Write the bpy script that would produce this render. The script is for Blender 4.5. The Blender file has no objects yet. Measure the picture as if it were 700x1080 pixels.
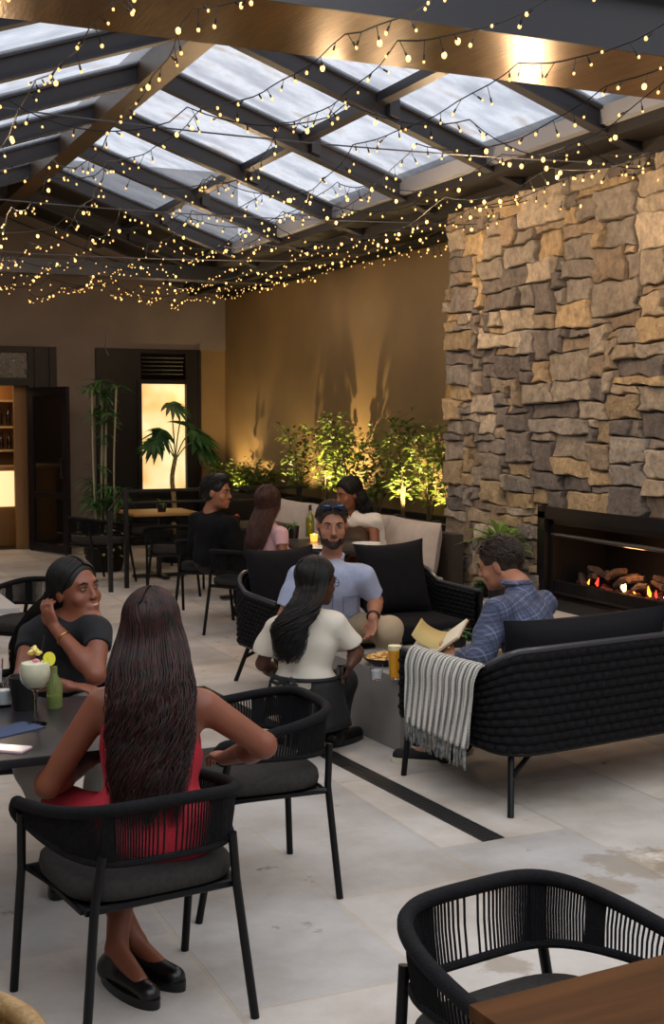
import bpy, bmesh, math, random
import numpy as np
from mathutils import Vector, Matrix
random.seed(7); np.random.seed(7)
sc = bpy.context.scene
COL = sc.collection
# ---------------------------------------------------------------- camera
EYE = 1.78; FPX = 1350.0
PIT = math.atan(100/1350); YAW = math.atan(602/1350)
cam_d = bpy.data.cameras.new('camera'); cam = bpy.data.objects.new('camera', cam_d); COL.objects.link(cam)
cam_d.sensor_fit = 'VERTICAL'; cam_d.sensor_height = 36.0; cam_d.lens = FPX/1080*36.0
cam_d.clip_start = .05; cam_d.clip_end = 200
cam.location = (0, 0, EYE); cam.rotation_euler = (math.pi/2-PIT, 0, -YAW)
sc.camera = cam
_fw = np.array([math.sin(YAW)*math.cos(PIT), math.cos(YAW)*math.cos(PIT), -math.sin(PIT)])
_rt = np.array([math.cos(YAW), -math.sin(YAW), 0.]); _up = np.cross(_rt, _fw)
def J(x, y, z):   # surveyed point: image position and distance along the view axis -> world
    return np.array([0, 0, EYE]) + (_fw + _rt*(x-350)/FPX + _up*(540-y)/FPX)*z
def FL(x, y, h=0.):
    d = _fw*FPX + _rt*(x-350) + _up*(540-y); return d*((h-EYE)/d[2]) + np.array([0, 0, EYE])
# ---------------------------------------------------------------- world + exposure
sc.view_settings.view_transform = 'Standard'; sc.view_settings.look = 'None'
sc.view_settings.exposure = 0.0; sc.view_settings.gamma = 1.0; sc.view_settings.use_curve_mapping = False
w = bpy.data.worlds.new('dusk_sky'); sc.world = w; w.use_nodes = True
nt = w.node_tree; nt.nodes.clear()
wo = nt.nodes.new('ShaderNodeOutputWorld'); wb = nt.nodes.new('ShaderNodeBackground')
tc = nt.nodes.new('ShaderNodeTexCoord'); mp = nt.nodes.new('ShaderNodeMapping'); mp.inputs['Scale'].default_value = (1.5, 1.5, 1.5)
ns = nt.nodes.new('ShaderNodeTexNoise'); ns.inputs['Scale'].default_value = 1.6; ns.inputs['Detail'].default_value = 5
cr = nt.nodes.new('ShaderNodeValToRGB')
cr.color_ramp.elements[0].position = .3; cr.color_ramp.elements[0].color = (.80, .88, 1.0, 1)
cr.color_ramp.elements[1].position = .7; cr.color_ramp.elements[1].color = (.95, .97, 1.0, 1)
nt.links.new(tc.outputs['Generated'], mp.inputs[0]); nt.links.new(mp.outputs[0], ns.inputs['Vector'])
nt.links.new(ns.outputs['Fac'], cr.inputs[0]); nt.links.new(cr.outputs[0], wb.inputs[0]); nt.links.new(wb.outputs[0], wo.inputs[0])
wb.inputs[1].default_value = 2.35
def lamp(name, kind, loc, energy, color, **kw):
    d = bpy.data.lights.new(name, kind); d.energy = energy; d.color = color
    rot = kw.pop('rot', None)
    for k, v in kw.items(): setattr(d, k, v)
    o = bpy.data.objects.new(name, d); o.location = loc
    if rot: o.rotation_euler = rot
    COL.objects.link(o); return o
WARM = (1.0, .68, .38)
# the glow the fairy lights give together, spread along their net
for i, (x, y, z, e) in enumerate([(1.2, 7.5, 3.2, 14), (3.4, 7.6, 3.2, 16), (1.8, 10.5, 3.25, 20), (4.5, 9.0, 3.15, 46), (4.2, 12.4, 3.2, 30), (2.4, 14.4, 3.1, 30), (4.6, 15.2, 3.1, 20), (2.2, 5.0, 3.0, 10), (4.4, 6.9, 3.05, 44), (4.6, 4.9, 3.0, 12)]):
    lamp('fairy_glow', 'POINT', (x, y, z), e, WARM, shadow_soft_size=.06)

# ---------------------------------------------------------------- materials
def lin(c):
    if isinstance(c, str):
        c = [int(c[i:i+2], 16)/255 for i in (0, 2, 4)]
        return tuple(((v/12.92) if v < .04045 else ((v+.055)/1.055)**2.4) for v in c)+(1,)
    return tuple(c)+(1,) if len(c) == 3 else c
MATS = {}
def mat(name, color, rough=.6, metal=0., var=0., vscale=8, bump=0., bscale=60, color2=None, stretch=(1, 1, 1), emit=0., spec=.5, sss=0., trans=0., coat=0., sheen=0.):
    m = bpy.data.materials.new(name); m.use_nodes = True; n = m.node_tree.nodes; L = m.node_tree.links
    b = n['Principled BSDF']; c = lin(color)
    b.inputs['Base Color'].default_value = c; b.inputs['Roughness'].default_value = rough; b.inputs['Metallic'].default_value = metal
    b.inputs['Specular IOR Level'].default_value = spec
    if sss: b.inputs['Subsurface Weight'].default_value = sss; b.inputs['Subsurface Radius'].default_value = (.02, .008, .004); b.inputs['Subsurface Scale'].default_value = .5
    if trans: b.inputs['Transmission Weight'].default_value = trans
    if coat: b.inputs['Coat Weight'].default_value = coat
    if sheen: b.inputs['Sheen Weight'].default_value = sheen
    if emit: b.inputs['Emission Color'].default_value = c; b.inputs['Emission Strength'].default_value = emit
    if var or bump or color2:
        t = n.new('ShaderNodeTexCoord'); mpn = n.new('ShaderNodeMapping'); mpn.inputs['Scale'].default_value = stretch
        L.new(t.outputs['Object'], mpn.inputs[0])
        if var or color2:
            z = n.new('ShaderNodeTexNoise'); z.inputs['Scale'].default_value = vscale; z.inputs['Detail'].default_value = 6
            L.new(mpn.outputs[0], z.inputs['Vector'])
            r = n.new('ShaderNodeValToRGB'); r.color_ramp.elements[0].position = .32; r.color_ramp.elements[1].position = .68
            if color2: a0, a1 = c, lin(color2)
            else: a0 = tuple(v*(1-var) for v in c[:3])+(1,); a1 = tuple(min(1, v*(1+var)) for v in c[:3])+(1,)
            r.color_ramp.elements[0].color = a0; r.color_ramp.elements[1].color = a1
            L.new(z.outputs['Fac'], r.inputs[0]); L.new(r.outputs[0], b.inputs['Base Color'])
        if bump:
            z2 = n.new('ShaderNodeTexNoise'); z2.inputs['Scale'].default_value = bscale; z2.inputs['Detail'].default_value = 4
            L.new(mpn.outputs[0], z2.inputs['Vector'])
            bp = n.new('ShaderNodeBump'); bp.inputs['Strength'].default_value = bump; bp.inputs['Distance'].default_value = .01
            L.new(z2.outputs['Fac'], bp.inputs['Height']); L.new(bp.outputs[0], b.inputs['Normal'])
    MATS[name] = m; return m
def nodes(m): return m.node_tree.nodes, m.node_tree.links, m.node_tree.nodes['Principled BSDF']

# ---------------------------------------------------------------- mesh helpers
def link(name, me, parent=None, loc=None, rz=0):
    o = bpy.data.objects.new(name, me); COL.objects.link(o)
    if parent is not None: o.parent = parent
    if loc is not None: o.location = loc
    if rz: o.rotation_euler = (0, 0, rz)
    return o
def tag(o, label=None, cat=None, group=None, kind=None):
    if label: o['label'] = label
    if cat: o['category'] = cat
    if group: o['group'] = group
    if kind: o['kind'] = kind
    return o
def thing(name, loc, rz, label, cat, group=None):
    o = bpy.data.objects.new(name, None); COL.objects.link(o); o.empty_display_size = .1
    o.location = loc; o.rotation_euler = (0, 0, rz); return tag(o, label, cat, group)
class MB:
    def __init__(s): s.v = []; s.f = []; s.n = 0
    def add(s, v, f):
        v = np.asarray(v, float); s.v.append(v); s.f += [tuple(int(i)+s.n for i in q) for q in f]; s.n += len(v); return s
    def box(s, lo, hi, bev=0., R=None, c=None):
        lo = np.array(lo, float); hi = np.array(hi, float)
        if bev <= 0:
            v = np.array([[x, y, z] for z in (0, 1) for y in (0, 1) for x in (0, 1)], float)*(hi-lo)+lo
            f = [(0, 2, 3, 1), (4, 5, 7, 6), (0, 1, 5, 4), (2, 6, 7, 3), (0, 4, 6, 2), (1, 3, 7, 5)]
        else:
            bm = bmesh.new(); bmesh.ops.create_cube(bm, size=1)
            for q in bm.verts: q.co = Vector(((q.co.x+.5)*(hi[0]-lo[0])+lo[0], (q.co.y+.5)*(hi[1]-lo[1])+lo[1], (q.co.z+.5)*(hi[2]-lo[2])+lo[2]))
            bmesh.ops.bevel(bm, geom=bm.edges[:], offset=bev, segments=2, affect='EDGES', profile=.6)
            v = np.array([q.co[:] for q in bm.verts]); f = [[q.index for q in p.verts] for p in bm.faces]; bm.free()
        if R is not None:
            cc = np.array(c if c is not None else (lo+hi)/2); v = (v-cc)@np.array(R).T+cc
        return s.add(v, f)
    def tube(s, pts, r, seg=8, closed=False, cap=True, flat=1.0):
        P = np.array(pts, float); n = len(P); rr = np.full(n, r) if np.isscalar(r) else np.array(r, float)
        if closed: T = np.roll(P, -1, 0)-np.roll(P, 1, 0)
        else: T = np.gradient(P, axis=0)
        T /= (np.linalg.norm(T, axis=1)[:, None]+1e-9)
        ref = np.array([0, 0, 1.]) if abs(T[0][2]) < .9 else np.array([1., 0, 0])
        u = np.cross(T[0], ref); u /= np.linalg.norm(u); V = []
        for i in range(n):
            u = u-T[i]*(u@T[i]); u /= (np.linalg.norm(u)+1e-9); w_ = np.cross(T[i], u)
            a = np.arange(seg)*2*math.pi/seg
            V.append(P[i]+rr[i]*(np.cos(a)[:, None]*u+np.sin(a)[:, None]*w_*flat))
        V = np.concatenate(V); F = []
        for i in range(n if closed else n-1):
            k = (i+1) % n
            for j in range(seg):
                j2 = (j+1) % seg; F.append((i*seg+j, i*seg+j2, k*seg+j2, k*seg+j))
        if cap and not closed:
            F.append(tuple(range(seg))[::-1]); F.append(tuple((n-1)*seg+j for j in range(seg)))
        return s.add(V, F)
    def lathe(s, prof, c=(0, 0, 0), seg=24):
        V = []; F = []; n = len(prof)
        for r, z in prof:
            a = np.arange(seg)*2*math.pi/seg; V.append(np.stack([c[0]+r*np.cos(a), c[1]+r*np.sin(a), np.full(seg, c[2]+z)], 1))
        for i in range(n-1):
            for j in range(seg):
                j2 = (j+1) % seg; F.append((i*seg+j, i*seg+j2, (i+1)*seg+j2, (i+1)*seg+j))
        F.append(tuple(range(seg))[::-1]); F.append(tuple((n-1)*seg+j for j in range(seg)))
        return s.add(np.concatenate(V), F)
    def ell(s, c, r, R=None, seg=16, rings=10):
        V = []; F = []
        for i in range(rings+1):
            t = math.pi*i/rings
            for j in range(seg):
                a = 2*math.pi*j/seg; V.append((math.sin(t)*math.cos(a), math.sin(t)*math.sin(a), math.cos(t)))
        V = np.array(V)*np.array(r)
        if R is not None: V = V@np.array(R).T
        V = V+np.array(c)
        for i in range(rings):
            for j in range(seg):
                j2 = (j+1) % seg; F.append((i*seg+j, (i+1)*seg+j, (i+1)*seg+j2, i*seg+j2))
        return s.add(V, F)
    def grid(s, G, closed_u=False):
        G = np.asarray(G, float); a, b = G.shape[:2]; F = []
        for i in range(a if closed_u else a-1):
            for j in range(b-1):
                i2 = (i+1) % a; F.append((i*b+j, i2*b+j, i2*b+j+1, i*b+j+1))
        return s.add(G.reshape(-1, 3), F)
    def mesh(s, name, m=None, smooth=True, angle=38):
        me = bpy.data.meshes.new(name); V = np.concatenate(s.v) if s.v else np.zeros((0, 3))
        me.from_pydata(V.tolist(), [], s.f); me.validate()
        if m is not None: me.materials.append(m)
        if smooth:
            me.shade_smooth()
            if angle: me.set_sharp_from_angle(angle=math.radians(angle))
        return me
    def build(s, name, m=None, parent=None, loc=None, rz=0, smooth=True, angle=38):
        return link(name, s.mesh(name, m, smooth, angle), parent, loc, rz)
def struct(name, mb, m, **k):
    o = mb.build(name, m, **k); o['kind'] = 'structure'; return o
def copy_tree(o, parent=None):
    c = o.copy(); COL.objects.link(c)
    if parent is not None: c.parent = parent
    for ch in list(o.children): copy_tree(ch, c)
    return c
def place(o, loc, rz=0, label=None, group=None):
    o.location = loc; o.rotation_euler = (0, 0, rz)
    if label: o['label'] = label
    if group: o['group'] = group
    return o
def spline(pts, n):
    P = np.array(pts, float); m = len(P); d = np.r_[0, np.cumsum(np.linalg.norm(np.diff(P, axis=0), axis=1))]
    t = np.linspace(0, d[-1], n); out = []
    M = np.gradient(P, d, axis=0)
    for q in t:
        i = min(max(np.searchsorted(d, q)-1, 0), m-2); h = d[i+1]-d[i]; u = (q-d[i])/h
        out.append((2*u**3-3*u**2+1)*P[i]+(u**3-2*u**2+u)*h*M[i]+(-2*u**3+3*u**2)*P[i+1]+(u**3-u**2)*h*M[i+1])
    return np.array(out)
def rotz(a): c, s_ = math.cos(a), math.sin(a); return np.array([[c, -s_, 0], [s_, c, 0], [0, 0, 1.]])
def roty(a): c, s_ = math.cos(a), math.sin(a); return np.array([[c, 0, s_], [0, 1, 0], [-s_, 0, c.real]])
def rotx(a): c, s_ = math.cos(a), math.sin(a); return np.array([[1, 0, 0], [0, c, -s_], [0, s_, c]])
def frame(fwd, up):
    f = np.array(fwd, float); f /= np.linalg.norm(f); u = np.array(up, float); u -= f*(u@f); u /= np.linalg.norm(u)
    return np.stack([np.cross(f, u), f, u], 1)      # columns: right, forward, up

# ---------------------------------------------------------------- implicit surfaces for bodies and clothes
class SDF:
    def __init__(s): s.p = []
    def cone(s, a, b, ra, rb, k=.02, cut=None, op='add'):
        a = np.array(a, float); b = np.array(b, float); R = max(ra, rb)
        s.p.append((op, 'c', (a, b, ra, rb, cut), np.minimum(a, b)-R, np.maximum(a, b)+R, k)); return s
    def ell(s, c, r, M=None, k=.02, op='add'):
        c = np.array(c, float); r = np.array(r, float); M = np.eye(3) if M is None else np.array(M)
        e = np.abs(M)@r; s.p.append((op, 'e', (c, r, M), c-e, c+e, k)); return s
    def plane(s, c, n, lo, hi, k=.003):      # keeps the side opposite n inside the box lo..hi
        s.p.append(('cut', 'p', (np.array(c, float), np.array(n, float)/np.linalg.norm(n)), np.array(lo, float), np.array(hi, float), k)); return s
    def mesh(s, name, vox, m, origin, wrinkle=0., wfreq=22, seed=0):
        adds = [q for q in s.p if q[0] == 'add']
        lo = np.min([q[3] for q in adds], 0)-.03; hi = np.max([q[4] for q in adds], 0)+.03
        dim = np.ceil((hi-lo)/vox).astype(int)+1
        F = np.full(dim, .2, np.float32)
        for op, kind, a, l, h, k in s.p:
            pad = k+3*vox
            i0 = np.clip(np.floor((l-pad-lo)/vox).astype(int), 0, dim); i1 = np.clip(np.ceil((h+pad-lo)/vox).astype(int)+1, 0, dim)
            if np.any(i1 <= i0): continue
            X = [(lo[d]+np.arange(i0[d], i1[d])*vox).astype(np.float32) for d in range(3)]
            x = X[0][:, None, None]; y = X[1][None, :, None]; z = X[2][None, None, :]
            if kind == 'c':
                A, B, ra, rb, cut = a; ba = B-A; L2 = float(ba@ba)+1e-9
                t = np.clip(((x-A[0])*ba[0]+(y-A[1])*ba[1]+(z-A[2])*ba[2])/L2, 0, 1)
                d = np.sqrt((x-A[0]-t*ba[0])**2+(y-A[1]-t*ba[1])**2+(z-A[2]-t*ba[2])**2)-(ra+(rb-ra)*t)
                if cut is not None:
                    nn = ba/math.sqrt(L2); d = np.maximum(d, (x-B[0])*nn[0]+(y-B[1])*nn[1]+(z-B[2])*nn[2]-cut)
            elif kind == 'e':
                C_, r, M = a; dx, dy, dz = x-C_[0], y-C_[1], z-C_[2]
                q = [(M[0, j]*dx+M[1, j]*dy+M[2, j]*dz) for j in range(3)]
                k0 = np.sqrt((q[0]/r[0])**2+(q[1]/r[1])**2+(q[2]/r[2])**2)+1e-6
                k1 = np.sqrt((q[0]/r[0]**2)**2+(q[1]/r[1]**2)**2+(q[2]/r[2]**2)**2)+1e-6
                d = k0*(k0-1)/k1
            else:
                C_, n_ = a; d = -((x-C_[0])*n_[0]+(y-C_[1])*n_[1]+(z-C_[2])*n_[2])
            S = F[i0[0]:i1[0], i0[1]:i1[1], i0[2]:i1[2]]
            if op == 'add':
                hh = np.maximum(k-np.abs(S-d), 0)/k; S[...] = np.minimum(S, d)-hh*hh*k*.25
            else:
                d = -d; hh = np.maximum(k-np.abs(S-d), 0)/k; S[...] = np.maximum(S, d)+hh*hh*k*.25
        if wrinkle:
            rs = np.random.RandomState(seed+5)
            x, y, z = [(lo[d]+np.arange(dim[d])*vox).astype(np.float32) for d in range(3)]
            x = x[:, None, None]; y = y[None, :, None]; z = z[None, None, :]
            N = 0
            for i in range(7):
                q = rs.randn(3); q[2] *= .8; q /= np.linalg.norm(q); fr = wfreq*(.6+1.6*rs.rand())
                N = N+np.sin(fr*(x*q[0]+y*q[1]+z*q[2])+rs.rand()*6+1.7*np.sin(fr*.45*(x*q[1]-y*q[2]+z*q[0])))/7
            F += (wrinkle*2.2*N).astype(np.float32)
        V, Q = surf_nets(F); V = V*vox+lo-np.array(origin)
        me = bpy.data.meshes.new(name); me.from_pydata(V.tolist(), [], Q.tolist()); me.materials.append(m); me.shade_smooth(); return me
def surf_nets(F):
    I = F < 0; n = F.shape
    cnt = np.zeros(tuple(k-1 for k in n), np.int8)
    for dx in (0, 1):
        for dy in (0, 1):
            for dz in (0, 1): cnt += I[dx:n[0]-1+dx, dy:n[1]-1+dy, dz:n[2]-1+dz]
    act = (cnt > 0) & (cnt < 8); idx = np.argwhere(act); ids = np.full(act.shape, -1, np.int64); ids[act] = np.arange(len(idx))
    P = np.zeros((len(idx), 3)); W = np.zeros(len(idx))
    C = [(a, b, c) for a in (0, 1) for b in (0, 1) for c in (0, 1)]
    for a in C:
        for ax in range(3):
            if a[ax]: continue
            b = list(a); b[ax] = 1
            fa = F[idx[:, 0]+a[0], idx[:, 1]+a[1], idx[:, 2]+a[2]]; fb = F[idx[:, 0]+b[0], idx[:, 1]+b[1], idx[:, 2]+b[2]]
            cr_ = (fa < 0) != (fb < 0); t = np.where(cr_, fa/np.where(cr_, fa-fb, 1), 0)
            p = np.tile(np.array(a, float), (len(idx), 1)); p[:, ax] += t
            P += p*cr_[:, None]; W += cr_
    V = idx+P/W[:, None]; Q = []
    for ax in range(3):
        u, v = [(1, 2), (2, 0), (0, 1)][ax]
        sl0 = [slice(None)]*3; sl1 = [slice(None)]*3; sl0[ax] = slice(0, n[ax]-1); sl1[ax] = slice(1, None)
        A = I[tuple(sl0)]; B = I[tuple(sl1)]
        for s_, M in ((0, A & ~B), (1, ~A & B)):
            e = np.argwhere(M); e = e[(e[:, u] > 0) & (e[:, v] > 0) & (e[:, u] < n[u]-1) & (e[:, v] < n[v]-1)]
            def cell(du, dv): c = e.copy(); c[:, u] += du; c[:, v] += dv; return ids[c[:, 0], c[:, 1], c[:, 2]]
            q = np.stack([cell(-1, -1), cell(0, -1), cell(0, 0), cell(-1, 0)], 1)
            Q.append(q if s_ == 0 else q[:, ::-1])
    return V, np.concatenate(Q)
# ================================================================ SETTING
# paving
def floor_mat():
    m = mat('paving_stone', 'a8a49e', .7); n, L, b = nodes(m)
    t = n.new('ShaderNodeTexCoord'); mp = n.new('ShaderNodeMapping'); mp.inputs['Rotation'].default_value = (0, 0, math.radians(90))
    wn = n.new('ShaderNodeTexNoise'); wn.inputs['Scale'].default_value = 3; wn.inputs['Detail'].default_value = 4
    mx = n.new('ShaderNodeMixRGB'); mx.inputs[0].default_value = .018
    L.new(t.outputs['Object'], mp.inputs[0]); L.new(mp.outputs[0], wn.inputs['Vector']); L.new(mp.outputs[0], mx.inputs[1]); L.new(wn.outputs['Color'], mx.inputs[2])
    br = n.new('ShaderNodeTexBrick'); br.inputs['Scale'].default_value = 1; br.inputs['Brick Width'].default_value = 1.02; br.inputs['Row Height'].default_value = .62
    br.inputs['Mortar Size'].default_value = .011; br.inputs['Mortar Smooth'].default_value = .4; br.offset = .37; br.squash = 1.35; br.squash_frequency = 3
    br.inputs['Color1'].default_value = lin('aeaaa7'); br.inputs['Color2'].default_value = lin('cfc3b6'); br.inputs['Mortar'].default_value = lin('b4aba0')
    L.new(mx.outputs[0], br.inputs['Vector'])
    st = n.new('ShaderNodeTexNoise'); st.inputs['Scale'].default_value = 1.3; st.inputs['Detail'].default_value = 8; st.inputs['Roughness'].default_value = .62
    L.new(t.outputs['Object'], st.inputs['Vector'])
    rr = n.new('ShaderNodeValToRGB'); rr.color_ramp.elements[0].position = .36; rr.color_ramp.elements[0].color = (.60, .55, .49, 1); rr.color_ramp.elements[1].position = .62; rr.color_ramp.elements[1].color = (1, 1, 1, 1)
    L.new(st.outputs['Fac'], rr.inputs[0])
    mu = n.new('ShaderNodeMixRGB'); mu.blend_type = 'MULTIPLY'; mu.inputs[0].default_value = .85
    L.new(br.outputs['Color'], mu.inputs[1]); L.new(rr.outputs[0], mu.inputs[2])
    # dark brown worn spots
    sp = n.new('ShaderNodeTexNoise'); sp.inputs['Scale'].default_value = 3.1; sp.inputs['Detail'].default_value = 9; sp.inputs['Roughness'].default_value = .7
    L.new(t.outputs['Object'], sp.inputs['Vector'])
    r2 = n.new('ShaderNodeValToRGB'); r2.color_ramp.elements[0].position = .63; r2.color_ramp.elements[0].color = (0, 0, 0, 1); r2.color_ramp.elements[1].position = .68; r2.color_ramp.elements[1].color = (1, 1, 1, 1)
    L.new(sp.outputs['Fac'], r2.inputs[0])
    m2 = n.new('ShaderNodeMixRGB'); m2.inputs[2].default_value = lin('756854'); L.new(r2.outputs[0], m2.inputs[0]); L.new(mu.outputs[0], m2.inputs[1])
    last = m2
    for (sx_, sy_), rad in (((3.12, 4.08), .26), ((2.90, 3.92), .15), ((2.16, 3.47), .13), ((3.34, 4.0), .22)):
        ds = n.new('ShaderNodeVectorMath'); ds.operation = 'DISTANCE'; ds.inputs[1].default_value = (sx_, sy_, 0); L.new(t.outputs['Object'], ds.inputs[0])
        nz = n.new('ShaderNodeTexNoise'); nz.inputs['Scale'].default_value = 7; nz.inputs['Detail'].default_value = 8; nz.inputs['Roughness'].default_value = .75; L.new(t.outputs['Object'], nz.inputs['Vector'])
        ma = n.new('ShaderNodeMath'); ma.operation = 'MULTIPLY_ADD'; ma.inputs[1].default_value = 1/rad; L.new(ds.outputs['Value'], ma.inputs[0]); mb2 = n.new('ShaderNodeMath'); mb2.operation = 'MULTIPLY'; mb2.inputs[1].default_value = -2.6; L.new(nz.outputs['Fac'], mb2.inputs[0]); L.new(mb2.outputs[0], ma.inputs[2])
        mr = n.new('ShaderNodeMapRange'); mr.inputs['From Min'].default_value = -.85; mr.inputs['From Max'].default_value = -.55; mr.inputs['To Min'].default_value = .55; mr.inputs['To Max'].default_value = 0; L.new(ma.outputs[0], mr.inputs['Value'])
        mx_ = n.new('ShaderNodeMixRGB'); mx_.inputs[2].default_value = lin('7d6d55'); L.new(mr.outputs[0], mx_.inputs[0]); L.new(last.outputs[0], mx_.inputs[1]); last = mx_
    L.new(last.outputs[0], b.inputs['Base Color'])
    fine = n.new('ShaderNodeTexNoise'); fine.inputs['Scale'].default_value = 14; fine.inputs['Detail'].default_value = 8; L.new(t.outputs['Object'], fine.inputs['Vector'])
    ad = n.new('ShaderNodeMath'); ad.operation = 'MULTIPLY_ADD'; ad.inputs[1].default_value = -.35; L.new(br.outputs['Fac'], ad.inputs[0]); L.new(fine.outputs['Fac'], ad.inputs[2])
    bp = n.new('ShaderNodeBump'); bp.inputs['Strength'].default_value = .35; bp.inputs['Distance'].default_value = .012; L.new(ad.outputs[0], bp.inputs['Height']); L.new(bp.outputs[0], b.inputs['Normal'])
    return m
struct('floor', MB().box((-2.5, -4, -.2), (7.6, 17.45, 0)), floor_mat(), smooth=False)
M_wall = mat('taupe_render', '6f6560', .8, var=.1, vscale=2, bump=.15, bscale=30)
M_dark = mat('dark_joinery', '110d0c', .5, spec=.3, var=.25, vscale=5, bump=.1)
M_black = mat('black_steel', '0d0d0f', .4)
M_steel = mat('charcoal_steel', '2e2f36', .42, var=.12, vscale=3)
M_soff = mat('dark_soffit', '1a1613', .6)
# brushed bronze cladding
def bronze():
    m = mat('bronze_cladding', '7a6443', .5, metal=.3, var=.14, vscale=1.2, stretch=(1, 1, 1)); n, L, b = nodes(m)
    t = n.new('ShaderNodeTexCoord'); mp = n.new('ShaderNodeMapping'); mp.inputs['Scale'].default_value = (40, 40, 1.5)
    z = n.new('ShaderNodeTexNoise'); z.inputs['Scale'].default_value = 6; z.inputs['Detail'].default_value = 3
    L.new(t.outputs['Object'], mp.inputs[0]); L.new(mp.outputs[0], z.inputs['Vector'])
    bp = n.new('ShaderNodeBump'); bp.inputs['Strength'].default_value = .12; bp.inputs['Distance'].default_value = .004; L.new(z.outputs['Fac'], bp.inputs['Height']); L.new(bp.outputs[0], b.inputs['Normal'])
    return m
M_bronze = bronze()
WX = 6.06
struct('wall_right', MB().box((WX, 2, 0), (WX+.2, 17.52, 3.52)), M_bronze, smooth=False)
# back wall with its openings
BY = 17.3
bw = MB()
bw.box((-2.5, BY, 2.72), (WX+.2, BY+.2, 5.2)).box((3.66, BY, 0), (4.19, BY+.2, 2.72)).box((-2.5, BY, 0), (1.6, BY+.2, 2.72))
bw.box((-2.5, BY+.001, 4.2), (WX+.2, BY+.2, 5.2))
struct('wall_back', bw, M_wall, smooth=False)
M_wood = mat('warm_timber', '8a6234', .5, var=.25, vscale=3, stretch=(1, 1, .12), bump=.1)
struct('wall_timber_panel', MB().box((5.68, BY+.02, 0), (WX, BY+.2, 2.72)), M_bronze, smooth=False)
# window unit
f = MB()
f.box((4.19, BY-.03, 0), (5.68, BY+.12, .74)).box((4.19, BY-.03, 2.24), (5.68, BY+.12, 2.30)).box((4.19, BY-.03, 2.66), (5.68, BY+.12, 2.72))
f.box((4.19, BY-.03, .74), (4.82, BY+.12, 2.24)).box((5.46, BY-.03, .74), (5.68, BY+.12, 2.24)).box((4.19, BY-.03, 2.30), (4.82, BY+.12, 2.66)).box((5.46, BY-.03, 2.30), (5.68, BY+.12, 2.66))
f.box((4.76, BY-.06, .70), (4.82, BY-.02, 2.3)).box((5.46, BY-.06, .70), (5.52, BY-.02, 2.3)).box((4.76, BY-.07, .70), (5.52, BY-.02, .76)).box((4.19, BY-.05, 0), (4.23, BY-.02, 2.7)).box((5.64, BY-.05, 0), (5.68, BY-.02, 2.7))
win = struct('window_1', f, M_dark, smooth=False)
lv = MB()
for i in range(6): lv.box((4.84, BY+.0, 2.325+i*.056), (5.44, BY+.05, 2.345+i*.056), R=rotx(.6))
lv.box((4.82, BY+.09, 2.3), (5.46, BY+.1, 2.66))
lv.build('louvre', M_dark, win, smooth=False)
m = mat('lit_frosted_glass', 'ffdf9c', .4, emit=1.0); n, L, b = nodes(m)
t = n.new('ShaderNodeTexCoord'); z = n.new('ShaderNodeTexNoise'); z.inputs['Scale'].default_value = 2.2; r = n.new('ShaderNodeValToRGB')
r.color_ramp.elements[0].position = .3; r.color_ramp.elements[0].color = lin('e9ab55'); r.color_ramp.elements[1].position = .62; r.color_ramp.elements[1].color = lin('ffe9b4')
L.new(t.outputs['Object'], z.inputs['Vector']); L.new(z.outputs['Fac'], r.inputs[0]); L.new(r.outputs[0], b.inputs['Emission Color'])
MB().box((4.82, BY+.02, .76), (5.46, BY+.03, 2.24)).build('pane', m, win, smooth=False)
# doorway, with the bar room behind
f = MB()
f.box((3.28, BY-.03, 0), (3.66, BY+.12, 2.72)).box((1.6, BY-.03, 2.2), (3.28, BY+.12, 2.3)).box((1.6, BY-.03, 2.64), (3.28, BY+.12, 2.72)).box((3.36, BY-.06, 0), (3.40, BY-.02, 2.7)).box((3.56, BY-.06, 0), (3.60, BY-.02, 2.7)).box((1.6, BY-.03, 0), (1.7, BY+.12, 2.7))
dr = struct('door_1', f, M_dark, smooth=False)
MB().box((1.7, BY+.02, 2.3), (3.28, BY+.03, 2.64)).build('transom_pane', mat('dark_textured_glass', '2a231d', .25, var=.5, vscale=25, bump=.6, bscale=30), dr, smooth=False)
rm = MB(); rm.box((1.0, BY+2.6, 0), (3.9, BY+2.7, 2.6)).box((1.0, BY+.2, 2.6), (3.9, BY+2.7, 2.7)).box((1.0, BY+.2, -.1), (3.9, BY+2.7, -.001)).box((.9, BY+.2, 0), (1.0, BY+2.7, 2.6)).box((3.9, BY+.2, 0), (4.0, BY+2.7, 2.6))
struct('wall_bar_room', rm, mat('bar_room_paint', '3a2a1c', .7), smooth=False)
struct('wall_bar_timber', MB().box((3.13, BY+.22, 0), (3.86, BY+.30, 2.58)), M_wood, smooth=False)
lamp('bar_room_lamp', 'AREA', (2.4, BY+1.2, 2.55), 26, (1, .7, .4), size=1.2)
t_ = thing('bar_shelf_unit', (2.45, BY+1.75, 0), 0, 'tall timber shelf unit with bottles seen through the open bar doorway', 'shelves')
MB().box((-.5, -.15, 0), (-.46, .2, 2.3)).box((1.0, -.15, 0), (1.04, .2, 2.3)).box((-.46, .17, 0), (1.0, .2, 2.3)).build('side_panel', M_wood, t_, smooth=False)
for z0 in (1.28, 1.62, 2.0): MB().box((-.46, -.15, z0), (1.0, .17, z0+.03)).build('shelf', mat('pale_shelf', 'c9a878', .5), t_, smooth=False)
M_bot = mat('dark_bottle_glass', '1d130c', .12, spec=.8)
def bottle_mesh(nm, m, s=1.): return MB().lathe([(.0, 0), (.034, .002), (.037, .01), (.037, .17), (.03, .2), (.013, .225), (.012, .29), (.015, .295), (.0, .3)], seg=14).mesh(nm, m)
bm_ = bottle_mesh('bottle', M_bot)
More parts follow.
